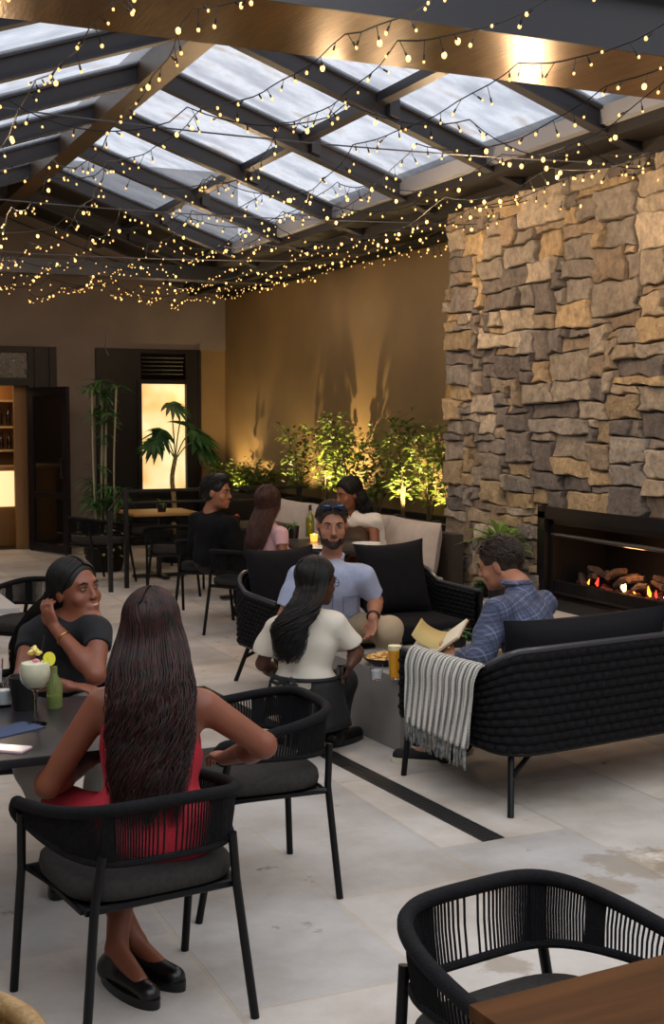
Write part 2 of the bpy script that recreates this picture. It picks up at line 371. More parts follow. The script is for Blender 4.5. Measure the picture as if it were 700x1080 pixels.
for zi, z0 in enumerate((1.31, 1.65)):
    for i in range(12):
        o = link('bottle', bm_); o.location = (2.05+i*.115+random.uniform(-.01, .01), BY+1.72, z0); o.scale = (1, 1, random.uniform(.82, 1.0))
        tag(o, 'dark glass bottle in the row on the %s bar shelf inside the doorway' % ('lower', 'upper')[zi], 'bottle', 'bottles on the %s bar shelf' % ('lower', 'upper')[zi])
t_ = thing('bar_counter', (2.75, BY+.95, 0), 0, 'timber bar counter with a glowing front inside the open doorway', 'counter')
MB().box((-.9, -.3, 0), (.5, .3, 1.05), .01).build('body', M_wood, t_); MB().box((-.95, -.34, 1.05), (.55, .34, 1.1), .01).build('worktop', mat('counter_top', 'a58256', .3), t_)
MB().box((.2, -.325, .55), (.44, -.305, 1.04)).build('lit_panel', mat('lit_panel', 'ffdca0', .5, emit=1.1), t_, smooth=False)
# open door leaf
a = math.atan2(-.9, .32)
lf = struct('door_2', MB().box((0, -.025, .02), (.95, .025, .12)).box((0, -.025, 2.06), (.95, .025, 2.17)).box((0, -.025, .12), (.12, .025, 2.06)).box((.83, -.025, .12), (.95, .025, 2.06)).box((.12, -.025, .72), (.83, .025, .80)), mat('leaf_paint', '17151a', .4, spec=.3), loc=(3.28, BY-.06, 0), rz=a, smooth=False)
mg = mat('dark_glazing', '14120f', .06, spec=.9)
MB().box((.12, -.006, .12), (.83, .006, .72)).build('glass_pane', mg, lf, smooth=False); MB().box((.12, -.006, .80), (.83, .006, 2.06)).build('glass_pane', mg, lf, smooth=False)
MB().tube([(.89, -.03, 1.0), (.89, -.08, 1.0), (.89, -.08, 1.25), (.89, -.03, 1.25)], .01).build('handle', M_black, lf)

# ---- stone chimney wall
SX, SY1, SY0, SH = 5.47, 9.76, 3.2, 3.52
FY0, FY1, FZ0, FZ1 = 5.6, 8.2, .36, 1.07
def stone_wall():
    mz, my = .057, .092
    ny = int((SY1-SY0)/my); nz = int(math.ceil(SH/mz)); my = (SY1-SY0)/ny; mz = SH/nz
    rs = np.random.RandomState(11)
    Jt = rs.uniform(-.5, .5, (ny+1, nz+1, 2)); Jt[..., 0] *= my*.62; Jt[..., 1] *= mz*.42
    wob = np.array([[.014*math.sin(j*.21+i*.31)+.006*math.sin(j*.5+i) for i in range(nz+1)] for j in range(ny+1)])
    Jt[..., 1] += wob; Jt[:, 0, 1] = 0; Jt[:, -1, 1] = 0; Jt[-1, :, 0] *= .5
    occ = np.zeros((ny, nz), bool)
    fj0, fj1 = (FY0-SY0)/my, (FY1-SY0)/my; fk0, fk1 = FZ0/mz, FZ1/mz
    occ[int(round(fj0)):int(round(fj1)), 0:int(round(fk1))] = True
    V = []; F = []; Cc = []
    pal = [lin(c)[:3] for c in ('b3a796', '9c9287', 'c0ae95', 'a59d94', 'bba684', '8d847d', 'cabca8', 'a8957f', 'b0a79b', '857d78', 'cdb48d')]
    def P(j, k): return np.array([SY0+j*my+Jt[j, k, 0], k*mz+Jt[j, k, 1]])
    for k in range(nz):
        j = 0
        while j < ny:
            if occ[j, k]: j += 1; continue
            hh = rs.choice([1, 2, 3, 4], p=[.16, .40, .32, .12]); ww = rs.choice([1, 2, 3, 4, 5, 6, 7, 8], p=[.03, .13, .22, .22, .18, .12, .06, .04])
            if hh >= 4: ww = max(ww, 4)
            hh = min(hh, nz-k)
            if nz-k-hh == 1: hh += 1
            w_ = 0
            while w_ < ww and j+w_ < ny and not occ[j+w_, k]: w_ += 1
            h_ = 1
            while h_ < hh and not occ[j:j+w_, k+h_].any(): h_ += 1
            occ[j:j+w_, k:k+h_] = True
            loop = [P(j+i, k) for i in range(w_)]+[P(j+w_, k+i) for i in range(h_)]+[P(j+w_-i, k+h_) for i in range(w_)]+[P(j, k+h_-i) for i in range(h_)]
            # finer outline with its own raggedness
            Lp = []
            for q in range(len(loop)):
                a_, b_ = loop[q], loop[(q+1) % len(loop)]
                Lp += [a_, (a_+b_)/2+rs.uniform(-.007, .007, 2)]
            Lp = np.array(Lp); c = Lp.mean(0); sz = min(w_*my, h_*mz); n_ = len(Lp)
            depth = rs.uniform(.03, .085); tilt = rs.uniform(-.16, .16, 2)
            rings = [(.0, -.06), (.004, depth*.5), (.011, depth*.9), (.022, depth)]
            base = len(V)
            for ins, dp in rings:
                for q in range(n_):
                    d = c-Lp[q]; ln = np.linalg.norm(d)+1e-6; pt = Lp[q]+d/ln*min(ins+.002, ln*.7)
                    ex = dp+(tilt@(pt-c))+(rs.uniform(-.004, .004) if 0 < dp < depth else 0)
                    V.append((SX-ex if dp > 0 else SX+.05, pt[0], pt[1]))
            nf = 0
            for r_ in range(len(rings)-1):
                for q in range(n_):
                    q2 = (q+1) % n_; F.append((base+r_*n_+q, base+(r_+1)*n_+q, base+(r_+1)*n_+q2, base+r_*n_+q2)); nf += 1
            F.append(tuple(base+(len(rings)-1)*n_+q for q in range(n_))); nf += 1
            col = np.array(pal[rs.randint(len(pal))])*rs.uniform(.78, 1.15); Cc += [tuple(col)]*nf
            j += w_
    me = bpy.data.meshes.new('wall_fireplace'); me.from_pydata(V, [], F)
    at_ = me.attributes.new('stone_tone', 'FLOAT_COLOR', 'FACE')
    at_.data.foreach_set('color', np.c_[np.array(Cc), np.ones(len(Cc))].ravel().astype(np.float32))
    m = mat('split_stone', '948878', .85); n, L, b = nodes(m)
    A = n.new('ShaderNodeAttribute'); A.attribute_name = 'stone_tone'; t = n.new('ShaderNodeTexCoord')
    z = n.new('ShaderNodeTexNoise'); z.inputs['Scale'].default_value = 13; z.inputs['Detail'].default_value = 9; z.inputs['Roughness'].default_value = .7; L.new(t.outputs['Object'], z.inputs['Vector'])
    r = n.new('ShaderNodeValToRGB'); r.color_ramp.elements[0].position = .32; r.color_ramp.elements[0].color = (.5, .48, .48, 1); r.color_ramp.elements[1].position = .7; r.color_ramp.elements[1].color = (1.25, 1.19, 1.1, 1)
    mu = n.new('ShaderNodeMixRGB'); mu.blend_type = 'MULTIPLY'; mu.inputs[0].default_value = 1
    L.new(z.outputs['Fac'], r.inputs[0]); L.new(A.outputs['Color'], mu.inputs[1]); L.new(r.outputs[0], mu.inputs[2]); L.new(mu.outputs[0], b.inputs['Base Color'])
    z2 = n.new('ShaderNodeTexNoise'); z2.inputs['Scale'].default_value = 13; z2.inputs['Detail'].default_value = 9; z2.inputs['Roughness'].default_value = .7; L.new(t.outputs['Object'], z2.inputs['Vector'])
    bp = n.new('ShaderNodeBump'); bp.inputs['Strength'].default_value = 1.0; bp.inputs['Distance'].default_value = .06; L.new(z2.outputs['Fac'], bp.inputs['Height']); L.new(bp.outputs[0], b.inputs['Normal'])
    me.materials.append(m); o = link('wall_fireplace', me); o['kind'] = 'structure'; return m
M_stone = stone_wall()
# core of the chimney breast behind the facing stones
core = MB().box((SX+.03, SY0, FZ1), (WX, SY1-.02, SH)).box((SX+.03, SY0, 0), (WX, FY0, FZ1)).box((SX+.03, FY1, 0), (WX, SY1-.02, FZ1)).box((SX+.03, FY0, 0), (WX, FY1, FZ0))
struct('wall_fireplace_core', core, mat('mortar', '3a342e', .9), smooth=False)
# fireplace
fp = thing('fireplace', (SX, (FY0+FY1)/2, FZ0), 0, 'long black gas fireplace with flames set into the stone wall', 'fireplace')
hw = (FY1-FY0)/2; fh = FZ1-FZ0
fr = MB()
fr.box((-.09, -hw-.03, fh-.05), (-.0, hw+.03, fh+.04)).box((-.09, hw-.07, -.02), (0, hw+.03, fh)).box((-.09, -hw-.03, -.02), (0, -hw+.07, fh)).box((-.09, -hw, -.02), (0, hw, .07))
fr.box((-.05, -hw+.07, fh-.09), (.0, hw-.07, fh-.05)).box((-.05, hw-.13, 0), (.02, hw-.07, fh-.05))
fr.build('surround', mat('black_hearth_steel', '0b0a0a', .35), fp, smooth=False)
MB().box((.5, -hw, 0), (.52, hw, fh)).box((0, -hw, -.0), (.5, hw, .02)).box((0, -hw, fh-.02), (.5, hw, fh)).box((0, hw-.02, 0), (.5, hw, fh)).box((0, -hw, 0), (.5, -hw+.02, fh)).build('firebox', mat('sooty_steel', '120f0d', .7), fp, smooth=False)
MB().tube([(-.04, -hw+.1, fh-.17), (-.04, hw-.1, fh-.17)], .017).build('rail', mat('rail_steel', '2a2725', .3), fp)
fg = MB(); fg.box((-.045, -hw+.1, .10), (-.03, hw-.1, .115)).box((-.045, -hw+.1, .19), (-.03, hw-.1, .2))
for i in range(120): y = -hw+.12+i*(2*hw-.24)/119; fg.box((-.042, y-.004, .11), (-.033, y+.004, .2))
fg.build('grille', M_black, fp, smooth=False)
lg = MB(); rs = np.random.RandomState(3)
for i in range(34):
    y = -hw+.25+i*(2*hw-.5)/33; a_ = rs.uniform(-1.2, 1.2); l_ = rs.uniform(.12, .24); z_ = .2+rs.uniform(0, .1); x_ = .16+rs.uniform(-.06, .08)
    d = np.array([math.sin(a_)*.5, math.cos(a_), rs.uniform(-.35, .35)])
    lg.tube([np.array([x_, y, z_])-d*l_/2, np.array([x_, y, z_+.01]), np.array([x_, y, z_])+d*l_/2], [.022, .03, .018], seg=7)
lg.build('logs', mat('charred_logs', '4a3a30', .9, var=.5, vscale=20, bump=.8), fp)
em = MB()
for i in range(160): em.ell((.14+rs.uniform(-.1, .14), rs.uniform(-hw+.2, hw-.2), .14+rs.uniform(0, .05)), np.array((.022, .024, .018))*rs.uniform(.6, 1.3), seg=7, rings=5)
tag(em.build('embers', mat('embers', '2a1410', .9, color2='6a2413', vscale=9), fp, smooth=False), kind='stuff')
M_flame = mat('gas_flame', 'ff8a2a', .5, emit=5); M_flameh = mat('flame_core', 'ffd68a', .5, emit=9); M_red = mat('glowing_coal', 'ff3a2a', .5, emit=2.6)
def flame(y, s, m, lean=0): MB().tube([(.12, y, .18), (.115, y+.01*s, .18+.04*s), (.12, y+lean, .18+.085*s), (.125, y+lean*1.6, .18+.13*s)], [.012*s, .026*s, .016*s, .002], seg=9).build('flame', m, fp)
mid = (FY0+FY1)/2
for y, s, m, l in ((7.74, .5, M_red, 0), (7.42, .8, M_flameh, .01), (7.30, .35, M_flame, .01), (7.13, .55, M_flame, .02), (7.06, .4, M_red, .01), (6.96, .4, M_flameh, 0), (6.9, .4, M_red, 0), (6.82, .5, M_flame, .02), (6.6, .6, M_flame, .02), (6.4, .5, M_flame, .0), (6.2, .7, M_flameh, .0), (7.85, .3, M_flame, 0)):
    flame(y-mid, s, m, l)
lamp('fire_light', 'POINT', (SX+.05, 7.3, .75), 5, (1, .42, .14), shadow_soft_size=.08)
# hearth ledge
led = struct('trim_1', MB().box((5.09, 4.4, .30), (SX+.02, 8.9, .345), .006), mat('pale_ledge_stone', 'b9b3aa', .55, var=.1, vscale=6, bump=.2))
struct('trim_2', MB().box((5.13, 4.4, 0), (SX+.02, 8.9, .30)), mat('tan_render', '9a8567', .8, var=.12, vscale=6, bump=.2), smooth=False)

# ---- roof
XR, HR, SL = 2.9, 4.43, .345
RY = [5.72+1.45*i for i in range(0, 9)]
def rh(x): return HR-SL*abs(x-XR)
def sloped(mb, x0, x1, y0, y1, zb, zt):
    v = [(x0, y0, rh(x0)+zb), (x1, y0, rh(x1)+zb), (x0, y1, rh(x0)+zb), (x1, y1, rh(x1)+zb), (x0, y0, rh(x0)+zt), (x1, y0, rh(x1)+zt), (x0, y1, rh(x0)+zt), (x1, y1, rh(x1)+zt)]
    mb.add(v, [(0, 2, 3, 1), (4, 5, 7, 6), (0, 1, 5, 4), (2, 6, 7, 3), (0, 4, 6, 2), (1, 3, 7, 5)])
XE = 5.55; XL = -.6
for y in RY:
    mb = MB()
    for (x0, x1) in ((XR, XE), (XL, XR)):
        sloped(mb, x0, x1, y-.05, y+.05, 0, .016); sloped(mb, x0, x1, y-.012, y+.012, .016, .145); sloped(mb, x0, x1, y-.045, y+.045, .145, .16)
        sloped(mb, x0, x1, y-.03, y+.03, .16, .19)
    struct('ceiling_rafter', mb, M_steel, smooth=False)
M_gold = mat('bronze_soffit', '6b4a1e', .3, metal=.65, var=.3, vscale=3, stretch=(6, 1, 1), bump=.15, bscale=12)
mb = MB(); mb.box((XR-.1, 5.5, HR-.04), (XR+.1, 17.2, HR+.26)); struct('ceiling_ridge_beam', mb, mat('ridge_bronze', '4a3a26', .4, metal=.4, var=.2, vscale=6), smooth=False)
for i in range(len(RY)-1):      # short purlins between rafters
    for x in (XR+1.32,):
        mb = MB(); sloped(mb, x-.03, x+.03, RY[i]+.03, RY[i+1]-.03, .09, .16); struct('ceiling_purlin', mb, M_steel, smooth=False)
        mb = MB(); sloped(mb, x+.05, x+.13, RY[i]-.09, RY[i]-.03, .03, .17); struct('ceiling_bracket', mb, M_steel, smooth=False)
    for x in (XR-1.9,):
        mb = MB(); sloped(mb, x-.03, x+.03, RY[i]+.03, RY[i+1]-.03, .09, .16); struct('ceiling_purlin', mb, M_steel, smooth=False)
# glazing
m = bpy.data.materials.new('dirty_roof_glass'); m.use_nodes = True; n = m.node_tree.nodes; L = m.node_tree.links; n.clear()
out = n.new('ShaderNodeOutputMaterial'); tr = n.new('ShaderNodeBsdfTransparent'); tl = n.new('ShaderNodeBsdfTranslucent'); mx = n.new('ShaderNodeMixShader')
t = n.new('ShaderNodeTexCoord'); mp = n.new('ShaderNodeMapping'); mp.inputs['Scale'].default_value = (.6, 1.6, 1); z = n.new('ShaderNodeTexNoise'); z.inputs['Scale'].default_value = 2.2; z.inputs['Detail'].default_value = 9; z.inputs['Roughness'].default_value = .65
r = n.new('ShaderNodeValToRGB'); r.color_ramp.elements[0].position = .36; r.color_ramp.elements[0].color = (.44, .44, .46, 1); r.color_ramp.elements[1].position = .56; r.color_ramp.elements[1].color = (.62, .62, .63, 1)
e_ = r.color_ramp.elements.new(.64); e_.color = (.5, .46, .43, 1)
tl.inputs[0].default_value = (.8, .8, .82, 1); mx.inputs[0].default_value = .14
L.new(t.outputs['Object'], mp.inputs[0]); L.new(mp.outputs[0], z.inputs['Vector']); L.new(z.outputs['Fac'], r.inputs[0]); L.new(r.outputs[0], tr.inputs[0])
L.new(tr.outputs[0], mx.inputs[1]); L.new(tl.outputs[0], mx.inputs[2]); L.new(mx.outputs[0], out.inputs[0]); M_glass = m
k = 0
for i in range(len(RY)-3):
    for (x0, x1) in ((XR+.1, XE-.35), (XL+.1, XR-.1)):
        k += 1; mb = MB(); sloped(mb, x0, x1, RY[i]+.03, RY[i+1]-.03, .165, .177); g = struct('window_%d' % (k+1), mb, M_glass, smooth=False)
# opaque tail of the roof at the far end and the eaves
mb = MB()
for (x0, x1) in ((XR, XE), (XL, XR)): sloped(mb, x0, x1, RY[-3], 17.4, .19, .24)
struct('ceiling_far_panel', mb, M_soff, smooth=False)
mb = MB(); mb.box((XE-.38, 4.9, 3.62), (WX+.2, 17.4, 3.9)).box((XE-.1, 5.9, 3.52), (WX+.2, 17.4, 3.62)); struct('ceiling_eave', mb, M_soff, smooth=False)
mb = MB(); sloped(mb, XE-.42, XE-.33, 5.9, RY[-3], .05, .17); struct('trim_3', mb, mat('pale_flashing', '8d8f96', .5), smooth=False)
mb = MB().box((XE-.02, 9.74, 3.47), (XE+.06, 17.3, 3.53)).box((WX-.06, 9.74, 3.45), (WX, 17.3, 3.52)); struct('trim_4', mb, M_dark, smooth=False)
mb = MB().box((XL-.2, 15.1, 3.45), (WX, 15.35, 3.62)); struct('ceiling_tie_beam', mb, M_steel, smooth=False)
# the big near portal beam: bronze underside, dark face
mb = MB().box((-2, 5.26, 3.57), (WX+.2, 5.96, 3.85)).box((-2, 5.10, 3.85), (WX+.2, 5.30, 4.3)); struct('ceiling_portal_beam', mb, M_soff, smooth=False)
struct('ceiling_portal_soffit', MB().box((-2, 5.26, 3.56), (WX+.2, 5.96, 3.57)), M_gold, smooth=False)
struct('ceiling_portal_face', MB().box((-2, 5.245, 3.56), (WX+.2, 5.26, 3.86)), mat('dark_fascia', '232126', .4), smooth=False)
# second, nearer beam
struct('ceiling_near_beam', MB().box((3.2, 3.7, 3.85), (WX+.2, 4.2, 4.15)), M_soff, smooth=False)
# walls outside the picture that shade the courtyard
struct('wall_left', MB().box((-1.4, -4, 0), (-1.2, 17.3, 3.4)), M_wall, smooth=False)
struct('wall_near', MB().box((-1.4, -4.2, 0), (7.6, -4, 3.4)), M_wall, smooth=False)
struct('wall_right_near', MB().box((WX, -4, 0), (WX+.2, 2, 3.52)), M_wall, smooth=False)

# drain
dt = thing('drain_grate', (2.73, 5.4, 0), .055, 'long narrow dark drain grate set into the pale paving', 'drain')
gx = MB()
gx.box((-.055, -.85, .0005), (-.048, 2.6, .004)).box((.048, -.85, .0005), (.055, 2.6, .004))
for i in range(170): y = -.84+i*.0203; gx.box((-.048, y, .0005), (.048, y+.009, .0035))
gx.build('grate', mat('grate_steel', '33302d', .5, metal=.3), dt, smooth=False)
MB().box((-.05, -.85, .0002), (.05, 2.6, .0008)).build('channel', mat('drain_dark', '0c0b0a', .8), dt, smooth=False)
# ================================================================ FURNITURE
M_rope = mat('charcoal_rope', '0f0e10', .85, spec=.18, var=.3, vscale=60, bump=.4, bscale=200)
M_tube = mat('powder_coated_tube', '0a0a0c', .45, spec=.25)
M_cush = mat('charcoal_cushion', '131215', .95, var=.18, vscale=40, bump=.35, bscale=320, spec=.2)
M_pad = mat('seat_pad', '2e2b29', .95, var=.2, vscale=60, bump=.35, bscale=320, spec=.2)
def rope_chair_proto(W=.60, strands=124):
    t = thing('rope_armchair', (0, 0, 0), 0, 'x', 'chair')
    hw = W/2
    def plan(s):      # s in -1..1 round the U, front arm - back - front arm
        a = s*math.pi*.5; e = .62
        x = hw*math.copysign(abs(math.sin(a))**e, a); y = -.30+ (abs(s)**2.6)*.46 if abs(s) < .999 else .16
        return x, y
    S = np.linspace(-1, 1, 61)
    def hgt(s): return .70-.075*abs(s)**2.2
    def low(s): return .535+.03*abs(s)**2
    top = np.array([(plan(s)[0], plan(s)[1], hgt(s)) for s in S]); bot = np.array([(plan(s)[0]*.95, plan(s)[1]*.95, low(s)) for s in S])
    e0 = np.array([(plan(-1)[0], .175, .635)]); 
    tp = np.vstack([[bot[0]], [(-hw*.99, .185, .59)], top, [(hw*.99, .185, .59)], [bot[-1]]])
    MB().tube(spline(tp, 90), .0185, 10).build('top_rail', M_rope, t)
    MB().tube(bot, .011, 8).build('lower_rail', M_rope, t)
    st = MB()
    for i in range(strands):
        s = -0.985+1.97*i/(strands-1); a = np.array((*plan(s), hgt(s))); b = np.array((plan(s)[0]*.95, plan(s)[1]*.95, low(s)))
        st.tube([a, (a+b)/2+np.array([0, -.004, 0]), b], .0031, 5, cap=False)
    # wider gathered bands where the rope doubles
    for s0 in (-.62, -.3, .3, .62):
        for d in np.linspace(-.035, .035, 6):
            s = s0+d; a = np.array((*plan(s), hgt(s))); b = np.array((plan(s)[0]*.95, plan(s)[1]*.95, low(s))); st.tube([a, b], .0065, 5, cap=False)
    st.build('rope_webbing', M_rope, t)
    for sx in (-1, 1):
        MB().tube([(sx*hw*.985, .13, .60), (sx*hw*.95, .17, .42), (sx*hw*.97, .25, 0)], .0135, 10).build('leg', M_tube, t)
        MB().tube([(sx*.2, -.285, .57), (sx*.22, -.27, .42), (sx*.265, -.30, 0)], .0135, 10).build('leg', M_tube, t)
    fr = MB(); fr.tube([(-.26, .19, .405), (.26, .19, .405), (.235, -.25, .405), (-.235, -.25, .405)], .012, 8, closed=True); fr.box((-.25, -.24, .398), (.25, .19, .412))
    fr.build('seat_frame', M_tube, t)
    G = []
    for v in np.linspace(-1, 1, 15):
        pass
    cu = MB(); n_ = 44; rings = [(0, .415), (.9, .415), (.985, .425), (1.0, .445), (.985, .468), (.93, .480), (.6, .487), (0, .489)]
    Vv = []
    for r_, z in rings:
        for j in range(n_):
            a = 2*math.pi*j/n_; ex = .55; x = .262*math.copysign(abs(math.cos(a))**ex, math.cos(a)); y = .24*math.copysign(abs(math.sin(a))**ex, math.sin(a))-.03
            Vv.append((x*r_, y*r_ if r_ else -.0, z))
    F = [(i*n_+j, i*n_+(j+1) % n_, (i+1)*n_+(j+1) % n_, (i+1)*n_+j) for i in range(len(rings)-1) for j in range(n_)]
    cu.add(Vv, F).build('seat_cushion', M_pad, t, angle=60)
    return t
def at(p, face, src, label, group=None):
    rz = math.atan2(-face[0], face[1]); return place(src, (p[0], p[1], p[2] if len(p) > 2 else 0), rz, label, group)
proto = rope_chair_proto()
chairs = [
 ((.99, 3.72), (-.13, 1), 'charcoal rope armchair under the woman in the red dress', None),
 ((1.62, 4.49), (-1, .03), 'empty charcoal rope armchair with dark seat pad, right of the woman in red', None),
 ((1.51, 2.20), (.16, -1), 'rope armchair in the bottom right corner, pushed up to the brown timber table', None),
 ((1.02, 5.15), (-.12, -1), 'rope armchair under the smiling woman, behind the dark table', None),
 ((3.66, 10.92), (.55, 1), 'rope armchair under the man in the black jacket', None),
 ((3.66, 9.83), (.9, .55), 'rope armchair under the woman in the pink top', None),
 ((3.80, 12.45), (.35, 1), 'empty rope armchair in front of the handrail, nearest the man in black', None),
 ((3.34, 13.65), (.75, .3), 'empty rope armchair behind the black handrail, left of the small timber table', None),
 ((4.15, 14.50), (-.2, -1), 'empty rope armchair at the far side of the small timber table', None),
 ((1.55, 8.3), (-.7, -.7), 'dark rope armchair cut by the left edge of the picture, behind the smiling woman', None)]
for i, (p, fc, lb, gr) in enumerate(chairs):
    at(p, fc, proto if i == 0 else copy_tree(proto), lb, gr)
# rattan chair corner at bottom left
t_ = thing('rattan_chair', (.135, 2.155, 0), 0, 'tan rattan tub chair just showing in the bottom left corner', 'chair')
def arc(r, z, a0, a1, n=40): return [(r*math.cos(a), r*math.sin(a), z) for a in np.linspace(a0, a1, n)]
M_rat = mat('rattan', '8d6e44', .55, var=.25, vscale=80, bump=.3)
MB().tube(arc(.27, .72, -.6, 3.75), .022, 10).build('top_rail', M_rat, t_)
sm = MB()
for i in range(70):
    a = -.6+4.35*i/69; sm.tube([(.27*math.cos(a), .27*math.sin(a), .72), (.26*math.cos(a), .26*math.sin(a), .42)], .006, 5, cap=False)
for z in np.linspace(.44, .70, 12): sm.tube(arc(.268, z, -.6, 3.75), .004, 4)
sm.build('woven_back', M_rat, t_)
MB().lathe([(0, .40), (.26, .40), (.27, .42), (.26, .44), (0, .445)], seg=32).build('seat', M_rat, t_)
for a in (.4, 1.9, 3.3, 5.0): MB().tube([(.22*math.cos(a), .22*math.sin(a), .41), (.26*math.cos(a), .26*math.sin(a), 0)], .014, 8).build('leg', M_rat, t_)

# tables
M_ttop = mat('dark_table_top', '1a191c', .35)
def table(name, c, sx, sy, h, mtop, label, cat='table', th=.03, rz=0, base='pedestal', mb_=None):
    t = thing(name, (c[0], c[1], 0), rz, label, cat); mb_ = mb_ or M_black
    MB().box((-sx/2, -sy/2, h-th), (sx/2, sy/2, h), .004).build('table_top', mtop, t)
    if base == 'pedestal':
        MB().tube([(0, 0, .03), (0, 0, h-th)], .03, 12).build('column', mb_, t)
        MB().box((-.3, -.035, .012), (.3, .035, .045), .006).box((-.035, -.3, .012), (.035, .3, .045), .006).build('foot', mb_, t)
    else:
        for x in (-1, 1):
            for y in (-1, 1): MB().box((x*(sx/2-.05)-.022, y*(sy/2-.05)-.022, 0), (x*(sx/2-.05)+.022, y*(sy/2-.05)+.022, h-th), .003).build('leg', mb_, t)
        MB().box((-sx/2+.04, -sy/2+.04, h-th-.05), (sx/2-.04, sy/2-.04, h-th)).build('apron', mb_, t)
    return t
table('dark_dining_table', (.34, 4.30), 1.72, .80, .74, M_ttop, 'dark rectangular table with drinks in front of the two nearest women')
M_twood = mat('brown_timber_top', '472a12', .7, spec=.12, var=.3, vscale=2.5, stretch=(.6, 8, 1), bump=.08)
table('timber_table', (1.575, 1.555), .86, .78, .74, M_twood, 'brown timber table top filling the bottom right corner', base='legs', rz=.07)
table('bistro_table', (4.28, 9.55), .72, 1.05, .74, M_ttop, 'dark rectangular table between the woman in pink and the woman in white')
table('side_bistro_table', (4.35, 11.75), .7, .8, .74, M_ttop, 'dark table hidden behind the man in black, its cross foot on the paving')
table('small_timber_table', (4.02, 13.75), .75, .75, .74, mat('honey_timber', '9a7038', .45, var=.2, vscale=3), 'small timber table with a tiny potted plant by the handrail')
# far left table edge seen behind the smiling woman
table('pale_edge_table', (.92, 7.45), .7, .8, .74, mat('pale_table_top', '9b9894', .45), 'pale topped table cut by the left edge of the picture, behind the smiling woman')

# concrete coffee table
t_ = thing('coffee_table', (3.50, 6.66, 0), .06, 'low solid concrete block coffee table between the two black sofas', 'coffee table')
MB().box((-.48, -.66, 0), (.48, .17, .40), .006).build('block', mat('dark_concrete', '807c78', .6, var=.12, vscale=5, bump=.12), t_)

# sofas of woven rope
def weave(mb, path, z0f, z1f, nrm, cw=.062, chh=.040, amp=.017):
    P = np.array(path, float); d = np.r_[0, np.cumsum(np.linalg.norm(np.diff(P, axis=0), axis=1))]
    nc = max(2, int(d[-1]/cw)); sub = 8; n = nc*sub+1; t = np.linspace(0, d[-1], n)
    X = np.interp(t, d, P[:, 0]); Y = np.interp(t, d, P[:, 1]); T = np.stack([np.gradient(X), np.gradient(Y)], 1); T /= np.linalg.norm(T, axis=1)[:, None]
    N = np.stack([T[:, 1], -T[:, 0]], 1)*nrm
    z0 = np.array([z0f(q/d[-1]) for q in t]); z1 = np.array([z1f(q/d[-1]) for q in t])
    nr = int(round(np.max(z1-z0)/chh)); m_ = nr*6+1
    G = np.zeros((n, m_, 3))
    for j in range(m_):
        v = j/(m_-1); vr = v*nr; row = min(int(vr), nr-1); fv = vr-row
        u = t/cw+.5*(row % 2); fu = u % 1
        hgt = amp*(np.clip(np.sin(math.pi*fu), 0, 1)**.7)*(max(0, math.sin(math.pi*fv))**.6)
        G[:, j, 0] = X+N[:, 0]*hgt; G[:, j, 1] = Y+N[:, 1]*hgt; G[:, j, 2] = z0+(z1-z0)*v
    mb.grid(G)
def sofa(name, W, D, loc, rz, label, hb=.74, ha=.63, zb=.27, n=2, mw=None):
    t = thing(name, loc, rz, label, 'sofa'); hw, hd = W/2, D/2; r = .14
    pts = [(-hw, hd)]+[(-hw, y) for y in np.linspace(hd-.05, -hd+r, 8)]+[(-hw+r-r*math.cos(a), -hd+r-r*math.sin(a)) for a in np.linspace(.2, math.pi/2, 6)]
    pts += [(x, -hd) for x in np.linspace(-hw+r+.05, hw-r-.05, 14)]+[(-p[0], p[1]) for p in pts[::-1]]
    P = np.array(pts); d = np.r_[0, np.cumsum(np.linalg.norm(np.diff(P, axis=0), axis=1))]; tot = d[-1]
    def top(q):
        s = min(q, 1-q)*tot; x = np.clip((s-(D-r-.12))/.30, 0, 1); return ha+(hb-ha)*(x*x*(3-2*x))
    def bot(q):
        s = min(q, 1-q)*tot; x = np.clip(s/(D*1.2), 0, 1); return zb+.03*(1-x)
    wv = MB(); weave(wv, P, bot, lambda q: top(q)-.01, 1); Pi = P*np.array([(hw-.03)/hw, (hd-.03)/hd]); weave(wv, Pi, bot, lambda q: top(q)-.01, -1, amp=.010)
    wv.build('woven_shell', mw or M_rope, t, angle=70)
    qs = d/tot
    MB().tube([(p[0]*.99, p[1]*.985, top(q)) for p, q in zip(P, qs)], .016, 8).build('top_rail', mat('sofa_rail', '36363a', .3), t)
    b_ = MB().tube([(p[0]*.99, p[1]*.985, bot(q)) for p, q in zip(P, qs)], .014, 8)
    for sx in (-1, 1): b_.tube([(sx*hw*.99, hd, bot(0)), (sx*hw*.99, hd, ha)], .016, 8)
    b_.tube([(-hw, hd-.01, .3), (hw, hd-.01, .3)], .014, 8).box((-hw+.03, -hd+.03, .27), (hw-.03, hd-.03, .30)); b_.build('frame', M_tube, t)
    for sx in (-1, 1):
        MB().tube([(sx*(hw-.02), hd-.05, .30), (sx*(hw+.0), hd-.03, 0)], .015, 8).build('leg', M_tube, t)
        MB().tube([(sx*(hw-.10), -hd+.10, .30), (sx*(hw-.02), -hd-.0, 0)], .015, 8).tube([(sx*(hw-.28), -hd+.12, .28), (sx*(hw-.07), -hd+.05, .17)], .012, 8).build('leg', M_tube, t)
    cw = (W-.10)/n
    for i in range(n):
        x0 = -hw+.05+i*cw
        MB().box((x0+.004, -hd+.06, .305), (x0+cw-.004, hd-.02, .435), .035).build('seat_cushion', M_cush, t, angle=60)
    return t
sofa('rope_sofa', 2.02, .84, (3.93, 5.32, 0), math.radians(7.3), 'black woven rope sofa seen from behind, in front of the fireplace, throw over its arm')
sofa('rope_loveseat', 1.46, .80, (3.60, 7.68, 0), math.radians(180), 'black woven rope two seat sofa facing us, the bearded man sitting on it')
